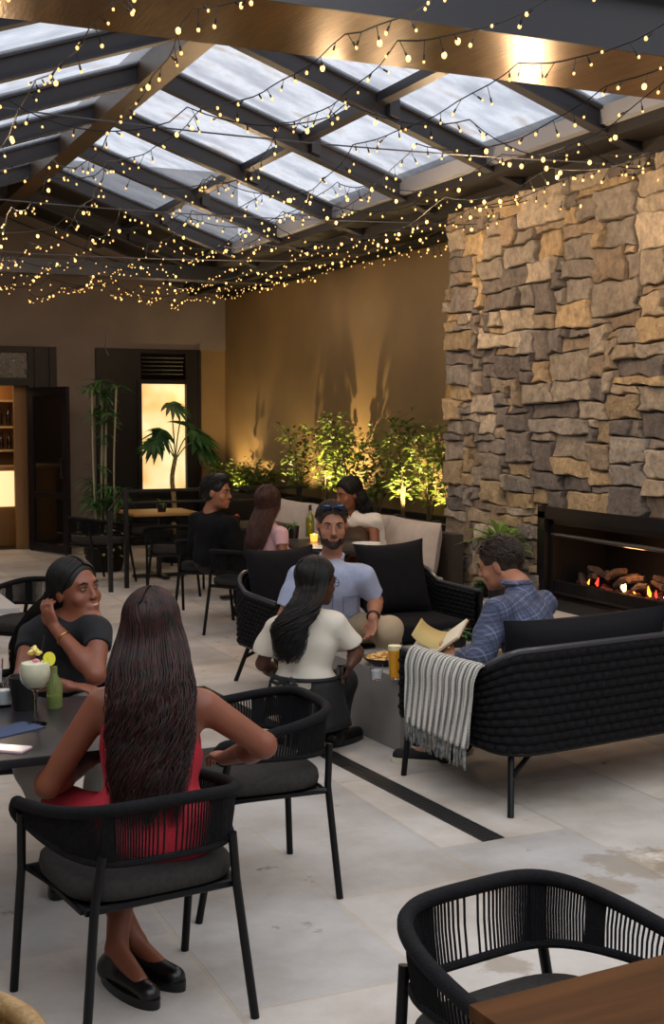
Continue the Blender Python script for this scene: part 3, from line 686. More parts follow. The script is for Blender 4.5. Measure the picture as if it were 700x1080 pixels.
def pillow(w, h, t_, m, name='back_cushion', pinch=.10, flop=0.):
    n = 18; mb = MB()
    for sgn in (1, -1):
        G = np.zeros((n+1, n+1, 3))
        for i in range(n+1):
            for j in range(n+1):
                u = -1+2*i/n; v = -1+2*j/n
                th = t_/2*max(0, (1-abs(u)**3.2)*(1-abs(v)**3.2))**.55
                k = 1-pinch*(1-abs(u)**2)*abs(v)**3; k2 = 1-pinch*(1-abs(v)**2)*abs(u)**3
                wr = .006*math.sin(9*u+3*v)*math.sin(7*v)*(1-u*u)*(1-v*v)
                G[i, j] = (u*w/2*k2, sgn*(th+wr), v*h/2*k-flop*th*.3)
        mb.grid(G if sgn > 0 else G[::-1])
    return mb.mesh(name, m, angle=0)
def put(me, name, loc, R, label, cat, group=None, parent=None):
    o = link(name, me, parent); M = Matrix(np.array(R).tolist()).to_4x4(); M.translation = Vector([float(v) for v in loc]); o.matrix_world = M; o.matrix_local = M
    if label: tag(o, label, cat, group)
    return o
a11 = rotz(math.radians(7.3))
def S1(x, y, z): return a11@np.array([x, y, z])+np.array([3.93, 5.32, 0])
put(pillow(1.06, .52, .22, M_cush), 'back_cushion', S1(-.40, -.215, .61), a11@rotx(math.radians(14)), 'long charcoal back cushion behind the man in the checked shirt', 'cushion')
put(pillow(.90, .50, .22, M_cush), 'back_cushion', S1(.56, -.215, .61), a11@rotx(math.radians(14)), 'charcoal back cushion on the near sofa, at the right edge of the picture', 'cushion')
put(pillow(.54, .52, .20, M_cush), 'back_cushion', (3.16, 7.88, .665), rotz(.15)@rotx(math.radians(-15)), 'charcoal back cushion left of the bearded man, behind the kneeling woman', 'cushion')
put(pillow(.52, .52, .20, M_cush), 'back_cushion', (3.98, 7.88, .67), rotz(-.1)@rotx(math.radians(-15))@roty(-.05), 'charcoal back cushion standing right of the bearded man', 'cushion')
# throw over the near sofa's left arm
def throw():
    m = mat('striped_throw', 'c9c6be', .95, sheen=.3); n, L, b = nodes(m)
    uv = n.new('ShaderNodeUVMap'); uv.uv_map = 'cloth'; sp = n.new('ShaderNodeSeparateXYZ'); L.new(uv.outputs[0], sp.inputs[0])
    wv = n.new('ShaderNodeMath'); wv.operation = 'MULTIPLY'; wv.inputs[1].default_value = 2*math.pi*21; L.new(sp.outputs[0], wv.inputs[0])
    sn = n.new('ShaderNodeMath'); sn.operation = 'SINE'; L.new(wv.outputs[0], sn.inputs[0])
    z = n.new('ShaderNodeTexNoise'); z.inputs['Scale'].default_value = 160; L.new(uv.outputs[0], z.inputs['Vector'])
    ad = n.new('ShaderNodeMath'); ad.operation = 'MULTIPLY_ADD'; ad.inputs[1].default_value = 3.4; L.new(z.outputs['Fac'], ad.inputs[0]); L.new(sn.outputs[0], ad.inputs[2])
    # denser dark yarn toward the ends
    en = n.new('ShaderNodeMath'); en.operation = 'MULTIPLY_ADD'; en.inputs[1].default_value = -.0; L.new(sp.outputs[1], en.inputs[0]); L.new(ad.outputs[0], en.inputs[2])
    r = n.new('ShaderNodeValToRGB'); r.color_ramp.elements[0].position = .25; r.color_ramp.elements[0].color = lin('4c4d4b'); r.color_ramp.elements[1].position = .72; r.color_ramp.elements[1].color = lin('d3cdc0')
    sc_ = n.new('ShaderNodeMath'); sc_.operation = 'MULTIPLY_ADD'; sc_.inputs[1].default_value = .42; sc_.inputs[2].default_value = -.17; L.new(en.outputs[0], sc_.inputs[0])
    L.new(sc_.outputs[0], r.inputs[0]); L.new(r.outputs[0], b.inputs['Base Color'])
    bp = n.new('ShaderNodeBump'); bp.inputs['Strength'].default_value = .6; bp.inputs['Distance'].default_value = .006; L.new(ad.outputs[0], bp.inputs['Height']); L.new(bp.outputs[0], b.inputs['Normal'])
    # profile across the arm (x outward negative), local sofa space: arm at x=-1.0
    prof = [(-.93, .47), (-.945, .56), (-.955, .62), (-.985, .655), (-1.02, .652), (-1.045, .61), (-1.05, .5), (-1.055, .41), (-1.06, .30)]
    pr = spline([(p[0], 0, p[1]) for p in prof], 40)
    nu = 60; G = np.zeros((nu, 40, 3)); UV = []
    for i in range(nu):
        u = i/(nu-1)
        for j in range(40):
            v = j/39; y = .30-.58*u+(.07*v**1.5*(1-2*u)*-.3)+.05*v*u; fold = .012*math.sin(u*31+1.5*math.sin(v*3))*(.2+v)
            x = pr[j][0]-abs(fold)*1.2-.006; zz = pr[j][2]-.03*u*v*v+(.02*(u-.5)**2)
            G[i, j] = (x, y, zz)
    mb = MB().grid(G); me = mb.mesh('throw_blanket', m, angle=0)
    # make uv
    uvl = me.uv_layers.new(name='cloth'); co = [(i/(nu-1), j/39) for i in range(nu) for j in range(40)]
    for lp in me.loops: uvl.data[lp.index].uv = co[lp.vertex_index]
    o = link('throw_blanket', me); md = o.modifiers.new('thick', 'SOLIDIFY'); md.thickness = .008
    o.location = (3.93, 5.32, 0); o.rotation_euler = (0, 0, math.radians(7.3))
    tag(o, 'grey and white striped knitted throw with a dark fringe hanging over the sofa arm', 'blanket')
    fg = MB(); rs = np.random.RandomState(2)
    for i in range(64):
        u = (i+.5)/64; p = G[int(u*(nu-1)), 39]; q = p+np.array([rs.uniform(-.006, .002), rs.uniform(-.012, .012), -rs.uniform(.075, .10)])
        fg.tube([p+(0, 0, .03), (p+q)/2+(rs.uniform(-.008, .0), rs.uniform(-.006, .006), 0), q], [.0052, .005, .003], 5)
    f = fg.build('fringe', mat('fringe_yarn', '33383b', .95, color2='8f8d86', vscale=40), o)
throw()

# upholstered bench along the planter
M_lin = mat('oatmeal_linen', 'b3a497', .9, var=.08, vscale=10, bump=.3, bscale=250, sheen=.2)
t_ = thing('upholstered_bench', (5.05, 11.3, 0), 0, 'long built-in bench with oatmeal cushions running along the planter to the stone wall', 'bench')
MB().box((-.42, -2.0, 0), (.30, 1.64, .28)).box((.20, -2.0, .28), (.30, 1.64, .80)).build('base', mat('bench_panel', '3a322b', .7), t_, smooth=False)
for i in range(4): MB().box((-.45, -1.98+i*.90, .285), (.14, -1.98+i*.90+.89, .45), .04).build('seat_cushion', M_lin, t_, angle=60)
bc = pillow(.91, .50, .24, M_lin, 'bench_cushion', pinch=.04)
for i, y in enumerate((9.77, 10.67, 11.57, 12.46)):
    put(bc, 'bench_cushion', (5.11, y, .655), rotz(math.pi/2+.0)@rotx(math.radians(9)), ['oatmeal back cushion on the bench, next to the stone wall', 'oatmeal back cushion on the bench, second from the stone wall, behind the woman in white', 'oatmeal back cushion on the bench, third from the stone wall', 'oatmeal back cushion at the far end of the bench, above the pot'][i], 'cushion')
# planter
t_ = thing('planter_box', (5.80, 12.6, 0), 0, 'long dark planter box along the bronze wall behind the bench', 'planter')
MB().box((-.26, -2.8, 0), (-.22, 4.4, .82)).box((.2, -2.8, 0), (.24, 4.4, .82)).box((-.26, -2.8, 0), (.24, -2.76, .82)).box((-.26, 4.36, 0), (.24, 4.4, .82)).build('box', M_dark, t_, smooth=False)
MB().box((-.22, -2.76, .7), (.2, 4.36, .76)).build('soil', mat('soil', '1d1510', .95, bump=.6), t_, smooth=False)

# foliage
def leaf_mat(nm, a, b_, tr=.35):
    m = mat(nm, a, .5, color2=b_, vscale=7); n, L, b = nodes(m); b.inputs['Specular IOR Level'].default_value = .35
    t = n.new('ShaderNodeBsdfTranslucent'); t.inputs[0].default_value = lin(b_); mx = n.new('ShaderNodeMixShader'); mx.inputs[0].default_value = tr
    L.new(b.outputs[0], mx.inputs[1]); L.new(t.outputs[0], mx.inputs[2]); L.new(mx.outputs[0], n['Material Output'].inputs[0]); return m
M_leaf = leaf_mat('shrub_leaf', '2f4a1d', '6d8034'); M_stem = mat('brown_stem', '4e3f2b', .8); M_deep = leaf_mat('deep_leaf', '1d3b1c', '3f6a33', .2)
def leaf(mb, p, d, up, ln, wd, droop=.2):
    d = np.array(d, float); d /= np.linalg.norm(d); s = np.cross(d, up); s /= (np.linalg.norm(s)+1e-6); n_ = np.cross(s, d)
    V = []; prof = [0, .7, 1, .75, 0]
    for i, w_ in enumerate(prof):
        t = i/4; c = p+d*ln*t-np.array([0, 0, 1])*droop*ln*t*t
        V += [c-s*wd/2*w_+n_*wd*.12*w_, c, c+s*wd/2*w_+n_*wd*.12*w_]
    mb.add(V, [(i*3+j, i*3+j+1, i*3+j+4, i*3+j+3) for i in range(4) for j in (0, 1)])
def clipx(mb, x):
    for v in mb.v: v[:, 0] = np.where(v[:, 0] > x-.03, x-.03+.03*np.tanh((v[:, 0]-x+.03)/.12), v[:, 0])
def shrub(loc, h, r, n, label, ln=.07, seed=0, m=None, group=None, name='leafy_shrub', cat='shrub', stems=6):
    rs = np.random.RandomState(seed); t = thing(name, loc, 0, label, cat, group); st = MB(); lf = MB()
    for i in range(stems):
        a = rs.uniform(0, 6.28); e = np.array([math.cos(a)*r*rs.uniform(.2, 1), math.sin(a)*r*rs.uniform(.2, 1), h*rs.uniform(.75, 1)])
        P = spline([(e[0]*.1, e[1]*.1, 0), e*np.array([.4, .4, .5])+np.append(rs.uniform(-.04, .04, 2), 0), e], 12); st.tube(P, np.linspace(.007, .002, 12), 5)
        for k in range(int(n/stems)):
            q = P[rs.randint(3, 12)]; a2 = rs.uniform(0, 6.28); up = rs.uniform(-.1, .8); d = np.array([math.cos(a2), math.sin(a2), up])
            br = q+d*rs.uniform(.01, r*.55); 
            if rs.rand() < .25: st.tube([q, br], .0018, 3)
            leaf(lf, br, d+rs.uniform(-.5, .5, 3), (rs.uniform(-.3, .3), rs.uniform(-.3, .3), 1), ln*rs.uniform(.7, 1.3), ln*.5, .3)
    clipx(lf, 6.045-loc[0]); clipx(st, 6.045-loc[0]); lf.build('foliage', m or M_leaf, t, angle=0); st.build('stem', M_stem, t); return t
sh = [((5.78, 10.25), .95, .26, 'leafy shrub in the planter touching the stone wall'), ((5.80, 10.75), .85, .24, 'lit yellow green shrub, second from the stone wall'), ((5.78, 11.25), 1.0, .28, 'tall shrub over an uplight, third from the stone wall'), ((5.80, 11.85), .85, .25, 'dark green shrub behind the head of the woman in white'), ((5.78, 12.5), 1.0, .28, 'bright lit shrub left of the woman in white'), ((5.80, 13.2), .95, .3, 'bushy shrub above the olive oil bottle'), ((5.78, 13.9), .85, .25, 'dense shrub at the left end of the tall planter row')]
for i, (p, h, r, lb) in enumerate(sh): shrub((p[0], p[1], .76), h*1.05, r, 330, lb, seed=20+i, ln=.085)
for i, y in enumerate((15.0, 15.55, 16.1)): shrub((5.72, y, .76), .38, .26, 330, ['low bushy shrub between the man in black and the woman in pink', 'low bushy shrub just behind the man in black', 'low shrub at the far end of the planter near the lit window'][i], seed=40+i, ln=.08)
for i, (y, e) in enumerate(((10.3, 8), (11.1, 34), (12.9, 46), (14.2, 14), (15.7, 12), (16.5, 16))):
    s_ = thing('garden_uplight', (5.64, y, .76), 0, ['small uplight in the planter close to the stone wall', 'small bright uplight under the lit yellow green shrub', 'small uplight under the brightest shrub, left of the woman in white', 'small uplight under the left end of the tall shrubs', 'small uplight under the low shrubs behind the man in black', 'small uplight at the far end of the planter'][i], 'light', 'uplights in the planter')
    MB().lathe([(.0, 0), (.03, 0), (.035, .07), (.03, .075), (.027, .06), (0, .055)], seg=14).build('housing', M_black, s_)
    o = lamp('spot', 'SPOT', (0, 0, .09), e*6, (1, .72, .34), spot_size=math.radians(120), spot_blend=.8, shadow_soft_size=.012); o.parent = s_; o.rotation_euler = Vector((.42, 0, 1)).to_track_quat('-Z', 'Y').to_euler()

# tall cane plant by the door
def cane_plant(loc):
    t = thing('cane_palm', loc, 0, 'tall cane plant with bare pale stems in a dark pot by the open door', 'plant'); rs = np.random.RandomState(8)
    MB().lathe([(0, 0), (.19, 0), (.24, .2), (.26, .5), (.27, .52), (.24, .52), (.23, .44), (0, .44)], seg=28).build('pot', M_dark, t)
    cn = MB(); lf = MB()
    def tuft(p, n, ln, up=.5):
        for k in range(n):
            a = rs.uniform(0, 6.28); leaf(lf, p, (math.cos(a), math.sin(a), rs.uniform(-.1, up+.3)), (0, 0, 1), ln*rs.uniform(.7, 1.1), .034, .55)
    for i in range(11):
        a = rs.uniform(0, 6.28); r = rs.uniform(.02, .14); b = np.array([r*math.cos(a), r*math.sin(a), .42]); h = rs.uniform(1.55, 2.2) if i < 7 else rs.uniform(.7, 1.2)
        e = b+np.array([rs.uniform(-.13, .16), rs.uniform(-.12, .12), h-.42]); P = spline([b, (b+e)/2+np.append(rs.uniform(-.02, .02, 2), 0), e], 12); cn.tube(P, .011, 6)
        tuft(e, 20, .26); tuft(P[9], 5, .18)
    for i in range(16):
        p = np.array([rs.uniform(-.18, .22), rs.uniform(-.15, .15), rs.uniform(.55, 1.25)]); tuft(p, 9, .26)
    cn.build('cane', mat('pale_cane', '8a8468', .6), t); lf.build('foliage', M_deep, t, angle=0)
    tl = MB()
    for i in range(70):
        a = rs.uniform(0, 6.28); p = np.array([math.cos(a)*.26, math.sin(a)*.26, rs.uniform(.2, .56)]); leaf(tl, p, (math.cos(a), math.sin(a), -.3), (0, 0, 1), .06, .04)
    tl.build('trailing_leaves', leaf_mat('pale_trailing', '7f8f4a', 'c3c77e'), t, angle=0)
cane_plant((3.62, 14.6, 0))
def monstera(loc):
    t = thing('potted_monstera', loc, 0, 'tree-like split-leaf plant in a pot in front of the lit window', 'plant')
    MB().lathe([(0, 0), (.16, 0), (.2, .15), (.2, .36), (.18, .36), (.17, .31), (0, .31)], seg=24).build('pot', M_dark, t)
    MB().tube(spline([(0, 0, .3), (.01, 0, .75), (-.01, .01, 1.05), (.03, 0, 1.28)], 14), np.linspace(.035, .026, 14), 9).build('trunk', mat('ringed_trunk', '8c7546', .75, var=.4, vscale=30, bump=.5), t)
    st = MB(); lf = MB()
    for (e, dr, sz) in (((-.14, 0, 1.62), (-.5, -.1, -.75), .34), ((-.02, 0, 1.95), (.15, -.3, -.2), .28), ((.22, -.05, 1.62), (.7, -.2, -.35), .36), ((.34, .0, 1.52), (.6, -.3, -.8), .38), ((.12, .1, 1.7), (.3, .4, .1), .3), ((-.22, -.05, 1.5), (-.8, -.3, -.5), .26)):
        e = np.array(e); st.tube(spline([(.03, 0, 1.26), (np.array((.03, 0, 1.26))+e)/2+(0, 0, .05), e], 8), .008, 6)
        d = np.array(dr, float); d /= np.linalg.norm(d); up = np.array([0, -.5, 1.]); s = np.cross(d, up); s /= np.linalg.norm(s)
        for k in range(9):       # fingers of the split leaf
            a = -1.25+2.5*k/8; dd = d*math.cos(a)+s*math.sin(a); p0 = e+d*sz*.12*k*(1-k/8)
            leaf(lf, p0-d*.02, dd, up, sz*(.62+.38*math.cos(a)), sz*.2, .25)
            leaf(lf, e-d*.02, dd*.8+d*.2, up, sz*.5, sz*.3, .1)
    st.build('leaf_stalks', mat('green_stalk', '6b7a3a', .6), t); lf.build('foliage', M_deep, t, angle=0)
monstera((4.62, 15.15, 0))
def spiky(loc, name, label, n, ln, wd, m, potr, poth, cat='plant', droop=.5, upr=.9):
    t = thing(name, loc, 0, label, cat); rs = np.random.RandomState(int(loc[1]*10)); MB().lathe([(0, 0), (potr*.8, 0), (potr, poth), (potr*.9, poth), (potr*.85, poth*.85), (0, poth*.85)], seg=18).build('pot', M_black, t); lf = MB()
    for i in range(n):
        a = rs.uniform(0, 6.28); leaf(lf, np.array([0, 0, poth*.85+rs.uniform(0, ln*.25)]), (math.cos(a)*.8, math.sin(a)*.8, rs.uniform(.15, upr)), (0, 0, 1), ln*rs.uniform(.6, 1.1), wd, droop)
    if loc[0] > 5: clipx(lf, 5.37-loc[0])
    lf.build('foliage', m, t, angle=0); return t
M_fresh = leaf_mat('fresh_leaf', '4f7a34', '8fae5a')
spiky((5.23, 8.50, .345), 'dracaena', 'spiky green plant in a pot on the hearth ledge before the stone wall', 90, .40, .055, M_fresh, .12, .42, upr=1.7, droop=.4)
spiky((4.02, 13.62, .74), 'tiny_potted_plant', 'tiny plant in a black pot on the small timber table', 26, .14, .012, M_fresh, .055, .08)
spiky((FL(309, 568, .74)[0], FL(309, 568, .74)[1], .74), 'herb_pot', 'small herb in a square black pot beside the oil bottle', 26, .13, .012, M_fresh, .055, .11)
spiky((3.76, 6.60, .40), 'low_table_plant', 'low leafy plant on the coffee table under the open book', 46, .15, .035, M_deep, .06, .07)
spiky((5.24, 8.80, .345), 'small_fern', 'small fern beside the spiky plant on the hearth ledge', 30, .16, .03, M_deep, .07, .1)

# handrail
t_ = thing('handrail', (0, 13.0, 0), 0, 'black steel handrail with two horizontal rails behind the empty rope chairs', 'railing')
hr = MB(); hr.box((3.42, -.02, 1.0), (5.5, .02, 1.03)).box((3.42, -.02, .88), (5.5, .02, .90)); hr.tube([(3.43, 0, 1.015), (3.2, -.25, .82)], .014, 6).tube([(3.43, 0, .89), (3.2, -.25, .70)], .011, 6); hr.build('rail', M_black, t_)
for x, y in ((3.45, 0), (3.22, -.24), (5.4, 0), (4.9, 0)): MB().box((x-.022, y-.022, 0), (x+.022, y+.022, 1.01 if y == 0 else .83)).build('post', M_black, t_, smooth=False)
# hanging wisp of wire on the back wall
tag(MB().tube(spline([(4.28, BY-.03, 2.95), (4.34, BY-.06, 2.85), (4.32, BY-.05, 2.72), (4.36, BY-.05, 2.62)], 20), .006, 6).build('loose_cable', mat('pale_cable', '77768a', .5)), 'thin pale cable dangling on the back wall above the dark panel', 'cable')

# ---------------------------------------------------------------- table things
M_gl = mat('clear_glass', 'ffffff', .02, trans=1.); MATS['clear_glass'].node_tree.nodes['Principled BSDF'].inputs['IOR'].default_value = 1.12
M_cer = mat('white_ceramic', 'e6e2da', .25)
TZ = .74
def beer(loc):
    t = thing('beer_glass', loc, 0, 'tall glass of golden beer on the coffee table corner', 'glass')
    MB().lathe([(0, .012), (.026, .012), (.028, .05), (.036, .155), (.0, .155)], seg=24).build('beer', mat('golden_beer', 'e09a1c', .25, emit=.0, sss=0), t)
    MB().lathe([(0, .155), (.036, .155), (.037, .178), (.0, .182)], seg=24).build('foam', mat('beer_foam', 'efe0b4', .8), t)
    MB().lathe([(0, 0), (.03, 0), (.031, .03), (.040, .19), (.038, .19), (.029, .012), (0, .010)], seg=24).build('glass', M_gl, t)
pb = FL(416, 716, .40); beer((pb[0], pb[1], .40))
def tumbler(loc, lb, m=M_gl, r=.036, h=.085, group=None):
    t = thing('tumbler', loc, 0, lb, 'glass', group); MB().lathe([(0, 0), (r*.85, 0), (r, h), (r*.94, h), (r*.8, .01), (0, .01)], seg=22).build('glass', m, t)
    MB().lathe([(0, .011), (r*.78, .011), (r*.86, h*.6), (0, h*.6)], seg=20).build('water', mat('still_water', 'b9c0c4', .1, spec=.6), t); return t
p = FL(397, 717, .40); tumbler((p[0], p[1], .40), 'short water glass on the coffee table, left of the beer')
def snack(loc):
    t = thing('snack_bowl', loc, 0, 'dark bowl heaped with golden chips on the coffee table', 'bowl')
    MB().lathe([(0, 0), (.07, 0), (.115, .035), (.12, .045), (.11, .043), (.07, .012), (0, .012)], seg=30).build('bowl', M_black, t)
    c = MB(); rs = np.random.RandomState(4)
    for i in range(110):
        a = rs.uniform(0, 6.28); r = .095*math.sqrt(rs.rand()); R = rotz(rs.uniform(0, 3))@rotx(rs.uniform(-1, 1)); c.ell((r*math.cos(a), r*math.sin(a), .03+.035*(1-r/.095)*rs.rand()+.012), (.02, .012, .004), R, 7, 5)
    tag(c.build('chips', mat('golden_chips', 'c98f3e', .7, color2='eecb8a', vscale=40), t), kind='stuff')
p = FL(405, 697, .42); snack((p[0], p[1], .40))
t_ = thing('white_saucer', tuple(FL(436, 689, .40)), 0, 'white saucer with a folded napkin on the coffee table', 'plate')
MB().lathe([(0, 0), (.05, 0), (.085, .012), (.083, .014), (.05, .004), (0, .004)], seg=26).build('plate', M_cer, t_); MB().box((-.05, -.04, .006), (.05, .045, .014), .003, R=rotz(.4)).build('napkin', mat('white_napkin', 'dcd8d0', .9), t_)

# foreground drinks
def goblet(loc):
    t = thing('cocktail_goblet', loc, 0, 'stemmed balloon glass of pale frothy cocktail with flower garnish', 'glass')
    MB().lathe([(0, 0), (.036, 0), (.037, .003), (.008, .008), (.0045, .02), (.0045, .105), (.012, .118), (.03, .128), (.048, .15), (.053, .18), (.050, .205), (.042, .228), (.041, .228), (.049, .205), (.0515, .18), (.046, .152), (.028, .13), (0, .124)], seg=30).build('glass', M_gl, t)
    MB().lathe([(0, .125), (.027, .131), (.045, .153), (.0505, .18), (.0485, .203), (.046, .212), (0, .214)], seg=30).build('cocktail', mat('pale_cocktail', 'd9d4b4', .5, var=.06, vscale=30), t)
    g = MB()
    for i in range(7): a = i*.9; g.ell((.012*math.cos(a), .012*math.sin(a), .245+.006*(i % 3)), (.014, .007, .008), rotz(a), 8, 6)
    g.ell((0, 0, .262), (.008, .008, .01)); g.build('flower_garnish', mat('yellow_flower', 'd9b02e', .7, color2='e9dc8c', vscale=60), t)
    MB().ell((.0, -.014, .222), (.012, .01, .006), seg=10).build('pink_petal', mat('pink_petal', 'd9738a', .6), t)
    MB().tube([(.01, .005, .16), (.035, .01, .30)], .0028, 6).build('straw', M_black, t)
    MB().lathe([(0, -.003), (.024, -.003), (.024, .003), (0, .003)], seg=20).build('lemon_wheel', mat('lemon', 'd8cf3a', .5), t, loc=(.047, -.005, .222)).rotation_euler = (math.radians(80), 0, math.radians(25))
    return t
p = FL(38, 764, TZ); goblet((p[0], p[1], TZ))
p = FL(27, 756, TZ); t_ = thing('black_candle_cup', (p[0]+.02, p[1]+.12, TZ), 0, 'wide matt black tapered cup behind the cocktail glass', 'cup')
MB().lathe([(0, 0), (.04, 0), (.058, .12), (.054, .12), (.038, .01), (0, .01)], seg=28).build('cup', mat('matt_black', '0f0e10', .6), t_)
p = FL(56, 748, TZ); t_ = thing('green_bottle', (p[0]+.01, p[1]+.02, TZ), 0, 'squat clear bottle of green liquid right of the cocktail glass', 'bottle')
MB().lathe([(0, 0), (.026, 0), (.028, .01), (.028, .09), (.012, .12), (.011, .15), (.0, .15)], seg=20).build('glass', mat('pale_green_glass', '8f9a5a', .1, trans=.6), t_); MB().lathe([(0, .004), (.024, .004), (.024, .045), (0, .045)], seg=18).build('lime', mat('lime_liquid', '9fae2c', .4), t_)
for i, (x, y, lb) in enumerate(((4, 745, 'water tumbler at the left edge on the dark table'), (-6, 722, 'tall clear glass at the far left edge of the dark table'))):
    p = FL(x, y, TZ); tumbler((p[0], p[1], TZ), lb, r=.036, h=.10)
p = FL(12, 793, TZ); t_ = thing('phone', (p[0]-.01, p[1]+.03, TZ), .9, 'pale phone in a pink case lying on the dark table', 'phone')
MB().box((-.036, -.072, 0), (.036, .072, .008), .003).build('case', mat('pink_case', 'caa9ad', .4), t_); MB().box((-.032, -.068, .008), (.032, .068, .009)).build('screen', mat('pale_screen', 'd5ced2', .15), t_, smooth=False)
p = FL(12, 772, TZ); t_ = thing('blue_napkin', (p[0], p[1]+.02, TZ), .5, 'folded slate blue napkin under the glasses on the dark table', 'napkin'); MB().box((-.10, -.06, 0), (.10, .06, .004), .001).build('cloth', mat('slate_napkin', '33405c', .85), t_)
p = FL(5, 700, TZ); spiky((.62, 4.52, TZ), 'sprig_pot', 'tiny green sprig in a pot at the left edge of the dark table', 30, .12, .012, M_deep, .04, .05)

# far table things
pb_ = FL(327, 566, TZ)
t_ = thing('olive_oil_bottle', (pb_[0], pb_[1], TZ), 0, 'green glass oil bottle with a black cap on the far dark table', 'bottle')
MB().lathe([(0, 0), (.036, 0), (.038, .01), (.038, .15), (.03, .185), (.013, .21), (.013, .235), (0, .235)], seg=20).build('glass', mat('olive_glass', '6b6a18', .12, spec=.8), t_); MB().lathe([(0, .235), (.015, .235), (.013, .275), (0, .28)], seg=12).build('cap', M_black, t_)
t_ = thing('candle_holder', (FL(331, 571, TZ)[0], FL(331, 571, TZ)[1], TZ), 0, 'small glowing candle cup beside the oil bottle', 'candle')
MB().lathe([(0, 0), (.028, 0), (.033, .06), (.03, .06), (.026, .01), (0, .01)], seg=18).build('cup', mat('amber_candle_glass', 'ff9a3c', .3, emit=2.2), t_); MB().ell((0, 0, .05), (.006, .006, .016)).build('flame', M_flameh, t_)
lamp('candle_light', 'POINT', (FL(331, 571, TZ)[0], FL(331, 571, TZ)[1], TZ+.12), .8, (1, .6, .25), shadow_soft_size=.02)
for i, (x, y, lb) in enumerate(((4.02, 9.25, 'white plate on the far dark table, nearest the woman in pink'), (4.5, 9.4, 'white plate on the far dark table before the woman in white'), (4.45, 9.15, 'white plate at the near right corner of the far dark table'))):
    t_ = thing('white_plate', (x, y, TZ), 0, lb, 'plate'); MB().lathe([(0, 0), (.07, 0), (.12, .014), (.118, .017), (.07, .005), (0, .005)], seg=28).build('plate', M_cer, t_)
t_ = thing('red_cocktail', (4.15, 11.55, TZ), 0, 'short glass with red garnish on the table behind the man in black', 'glass'); MB().lathe([(0, 0), (.03, 0), (.035, .09), (.0, .09)], seg=16).build('glass', M_bot, t_); MB().ell((0, 0, .1), (.02, .02, .015)).build('garnish', mat('red_garnish', 'a32a22', .5), t_)

# ---------------------------------------------------------------- fairy lights
M_wire = mat('black_flex', '0c0b0b', .6)
M_bulb = bpy.data.materials.new('fairy_bulb'); M_bulb.use_nodes = True; n, L, b = nodes(M_bulb)
b.inputs['Base Color'].default_value = (1, .7, .3, 1); b.inputs['Emission Color'].default_value = (1, .54, .15, 1); b.inputs['Emission Strength'].default_value = 3.2; M_bulb.cycles.emission_sampling = 'NONE'
bulb_meshes = [MB().ell((0, 0, 0), (r, r, r*1.25), seg=8, rings=6).mesh('bulb', M_bulb) for r in (0.006, .008, .012)]
M_bulb2 = M_bulb.copy(); M_bulb2.name = 'fairy_bulb_soft'; M_bulb2.node_tree.nodes['Principled BSDF'].inputs['Emission Strength'].default_value = 1.5; M_bulb2.cycles.emission_sampling = 'NONE'
for q_ in (0, 1): bulb_meshes[q_].materials[0] = M_bulb2
rs = np.random.RandomState(21)
strs = [(.3, .02), (.82, .0), (1.3, .03), (1.8, -.02), (2.3, .0), (2.8, .03), (3.3, -.02), (3.75, .0), (4.2, .02), (4.65, -.02), (5.05, .0), (5.42, .0), (5.75, .02)]
names = ['first', 'second', 'third', 'fourth', 'fifth', 'sixth', 'seventh', 'eighth', 'ninth', 'tenth', 'eleventh', 'twelfth', 'thirteenth', 'fourteenth', 'fifteenth']
for si, (x0, dz) in enumerate(strs):
    t = thing('fairy_light_string', (x0, 0, 3.42), 0, 'strand of warm fairy lights hung lengthwise under the glass roof, %s from the left' % names[si], 'string lights', 'fairy light strands under the roof'); w_ = MB()
    y0, y1 = (5.3 if x0 > 5.4 else 3.6), 16.9; ns_ = 8; pts = []
    yk = np.linspace(y0, y1, ns_+1); xo = rs.uniform(-.12, .12, ns_+1); zo = rs.uniform(-.06, .09, ns_+1)
    for i in range(ns_):
        sg = rs.uniform(.05, .16)
        for q in np.linspace(0, 1, 14)[:-1]: pts.append((xo[i]+(xo[i+1]-xo[i])*q+.012*math.sin(q*17+si), yk[i]+(yk[i+1]-yk[i])*q, zo[i]+(zo[i+1]-zo[i])*q-sg*4*q*(1-q)+dz))
    if x0 > 5.4: pts = [(p[0]*.3, p[1], p[2]*.5+.0) for p in pts]
    P = np.array(pts); w_.tube(P, .0035, 4); d = np.r_[0, np.cumsum(np.linalg.norm(np.diff(P, axis=0), axis=1))]
    nb = 94; bl = []
    for k in range(nb):
        s_ = d[-1]*(k+rs.uniform(.2, .8))/nb; c = np.array([np.interp(s_, d, P[:, j]) for j in range(3)]); off = rs.uniform(-.045, .045, 3); off[2] = -rs.uniform(.01, .09); e = c+off; dd = off/np.linalg.norm(off)
        w_.tube([c, e-dd*.014], .002, 3); w_.tube([e-dd*.030, e-dd*.006], .0048, 5); bl.append(e)
    # cross garlands of the net hang from this strand to the next one
    w_.build('wire', M_wire, t)
    for e in bl:
        o = link('bulb', bulb_meshes[rs.choice(3, p=[.50, .36, .14])], t); o.location = e
for i, (y, h0) in enumerate(((7.05, 3.5), (9.9, 3.5), (12.9, 3.5))):
    P = [(x, y+.02*x, h0-.10*math.sin(math.pi*(x+.6)/6.6)) for x in np.linspace(-.6, 6.0, 30)]
    tag(MB().tube(P, .005, 5).build('support_cable', mat('steel_cable', '55545a', .4)), 'thin taut steel cable crossing under the roof, %s' % ('nearest to us', 'the middle one', 'nearest the back wall')[i], 'cable', 'support cables under the roof')
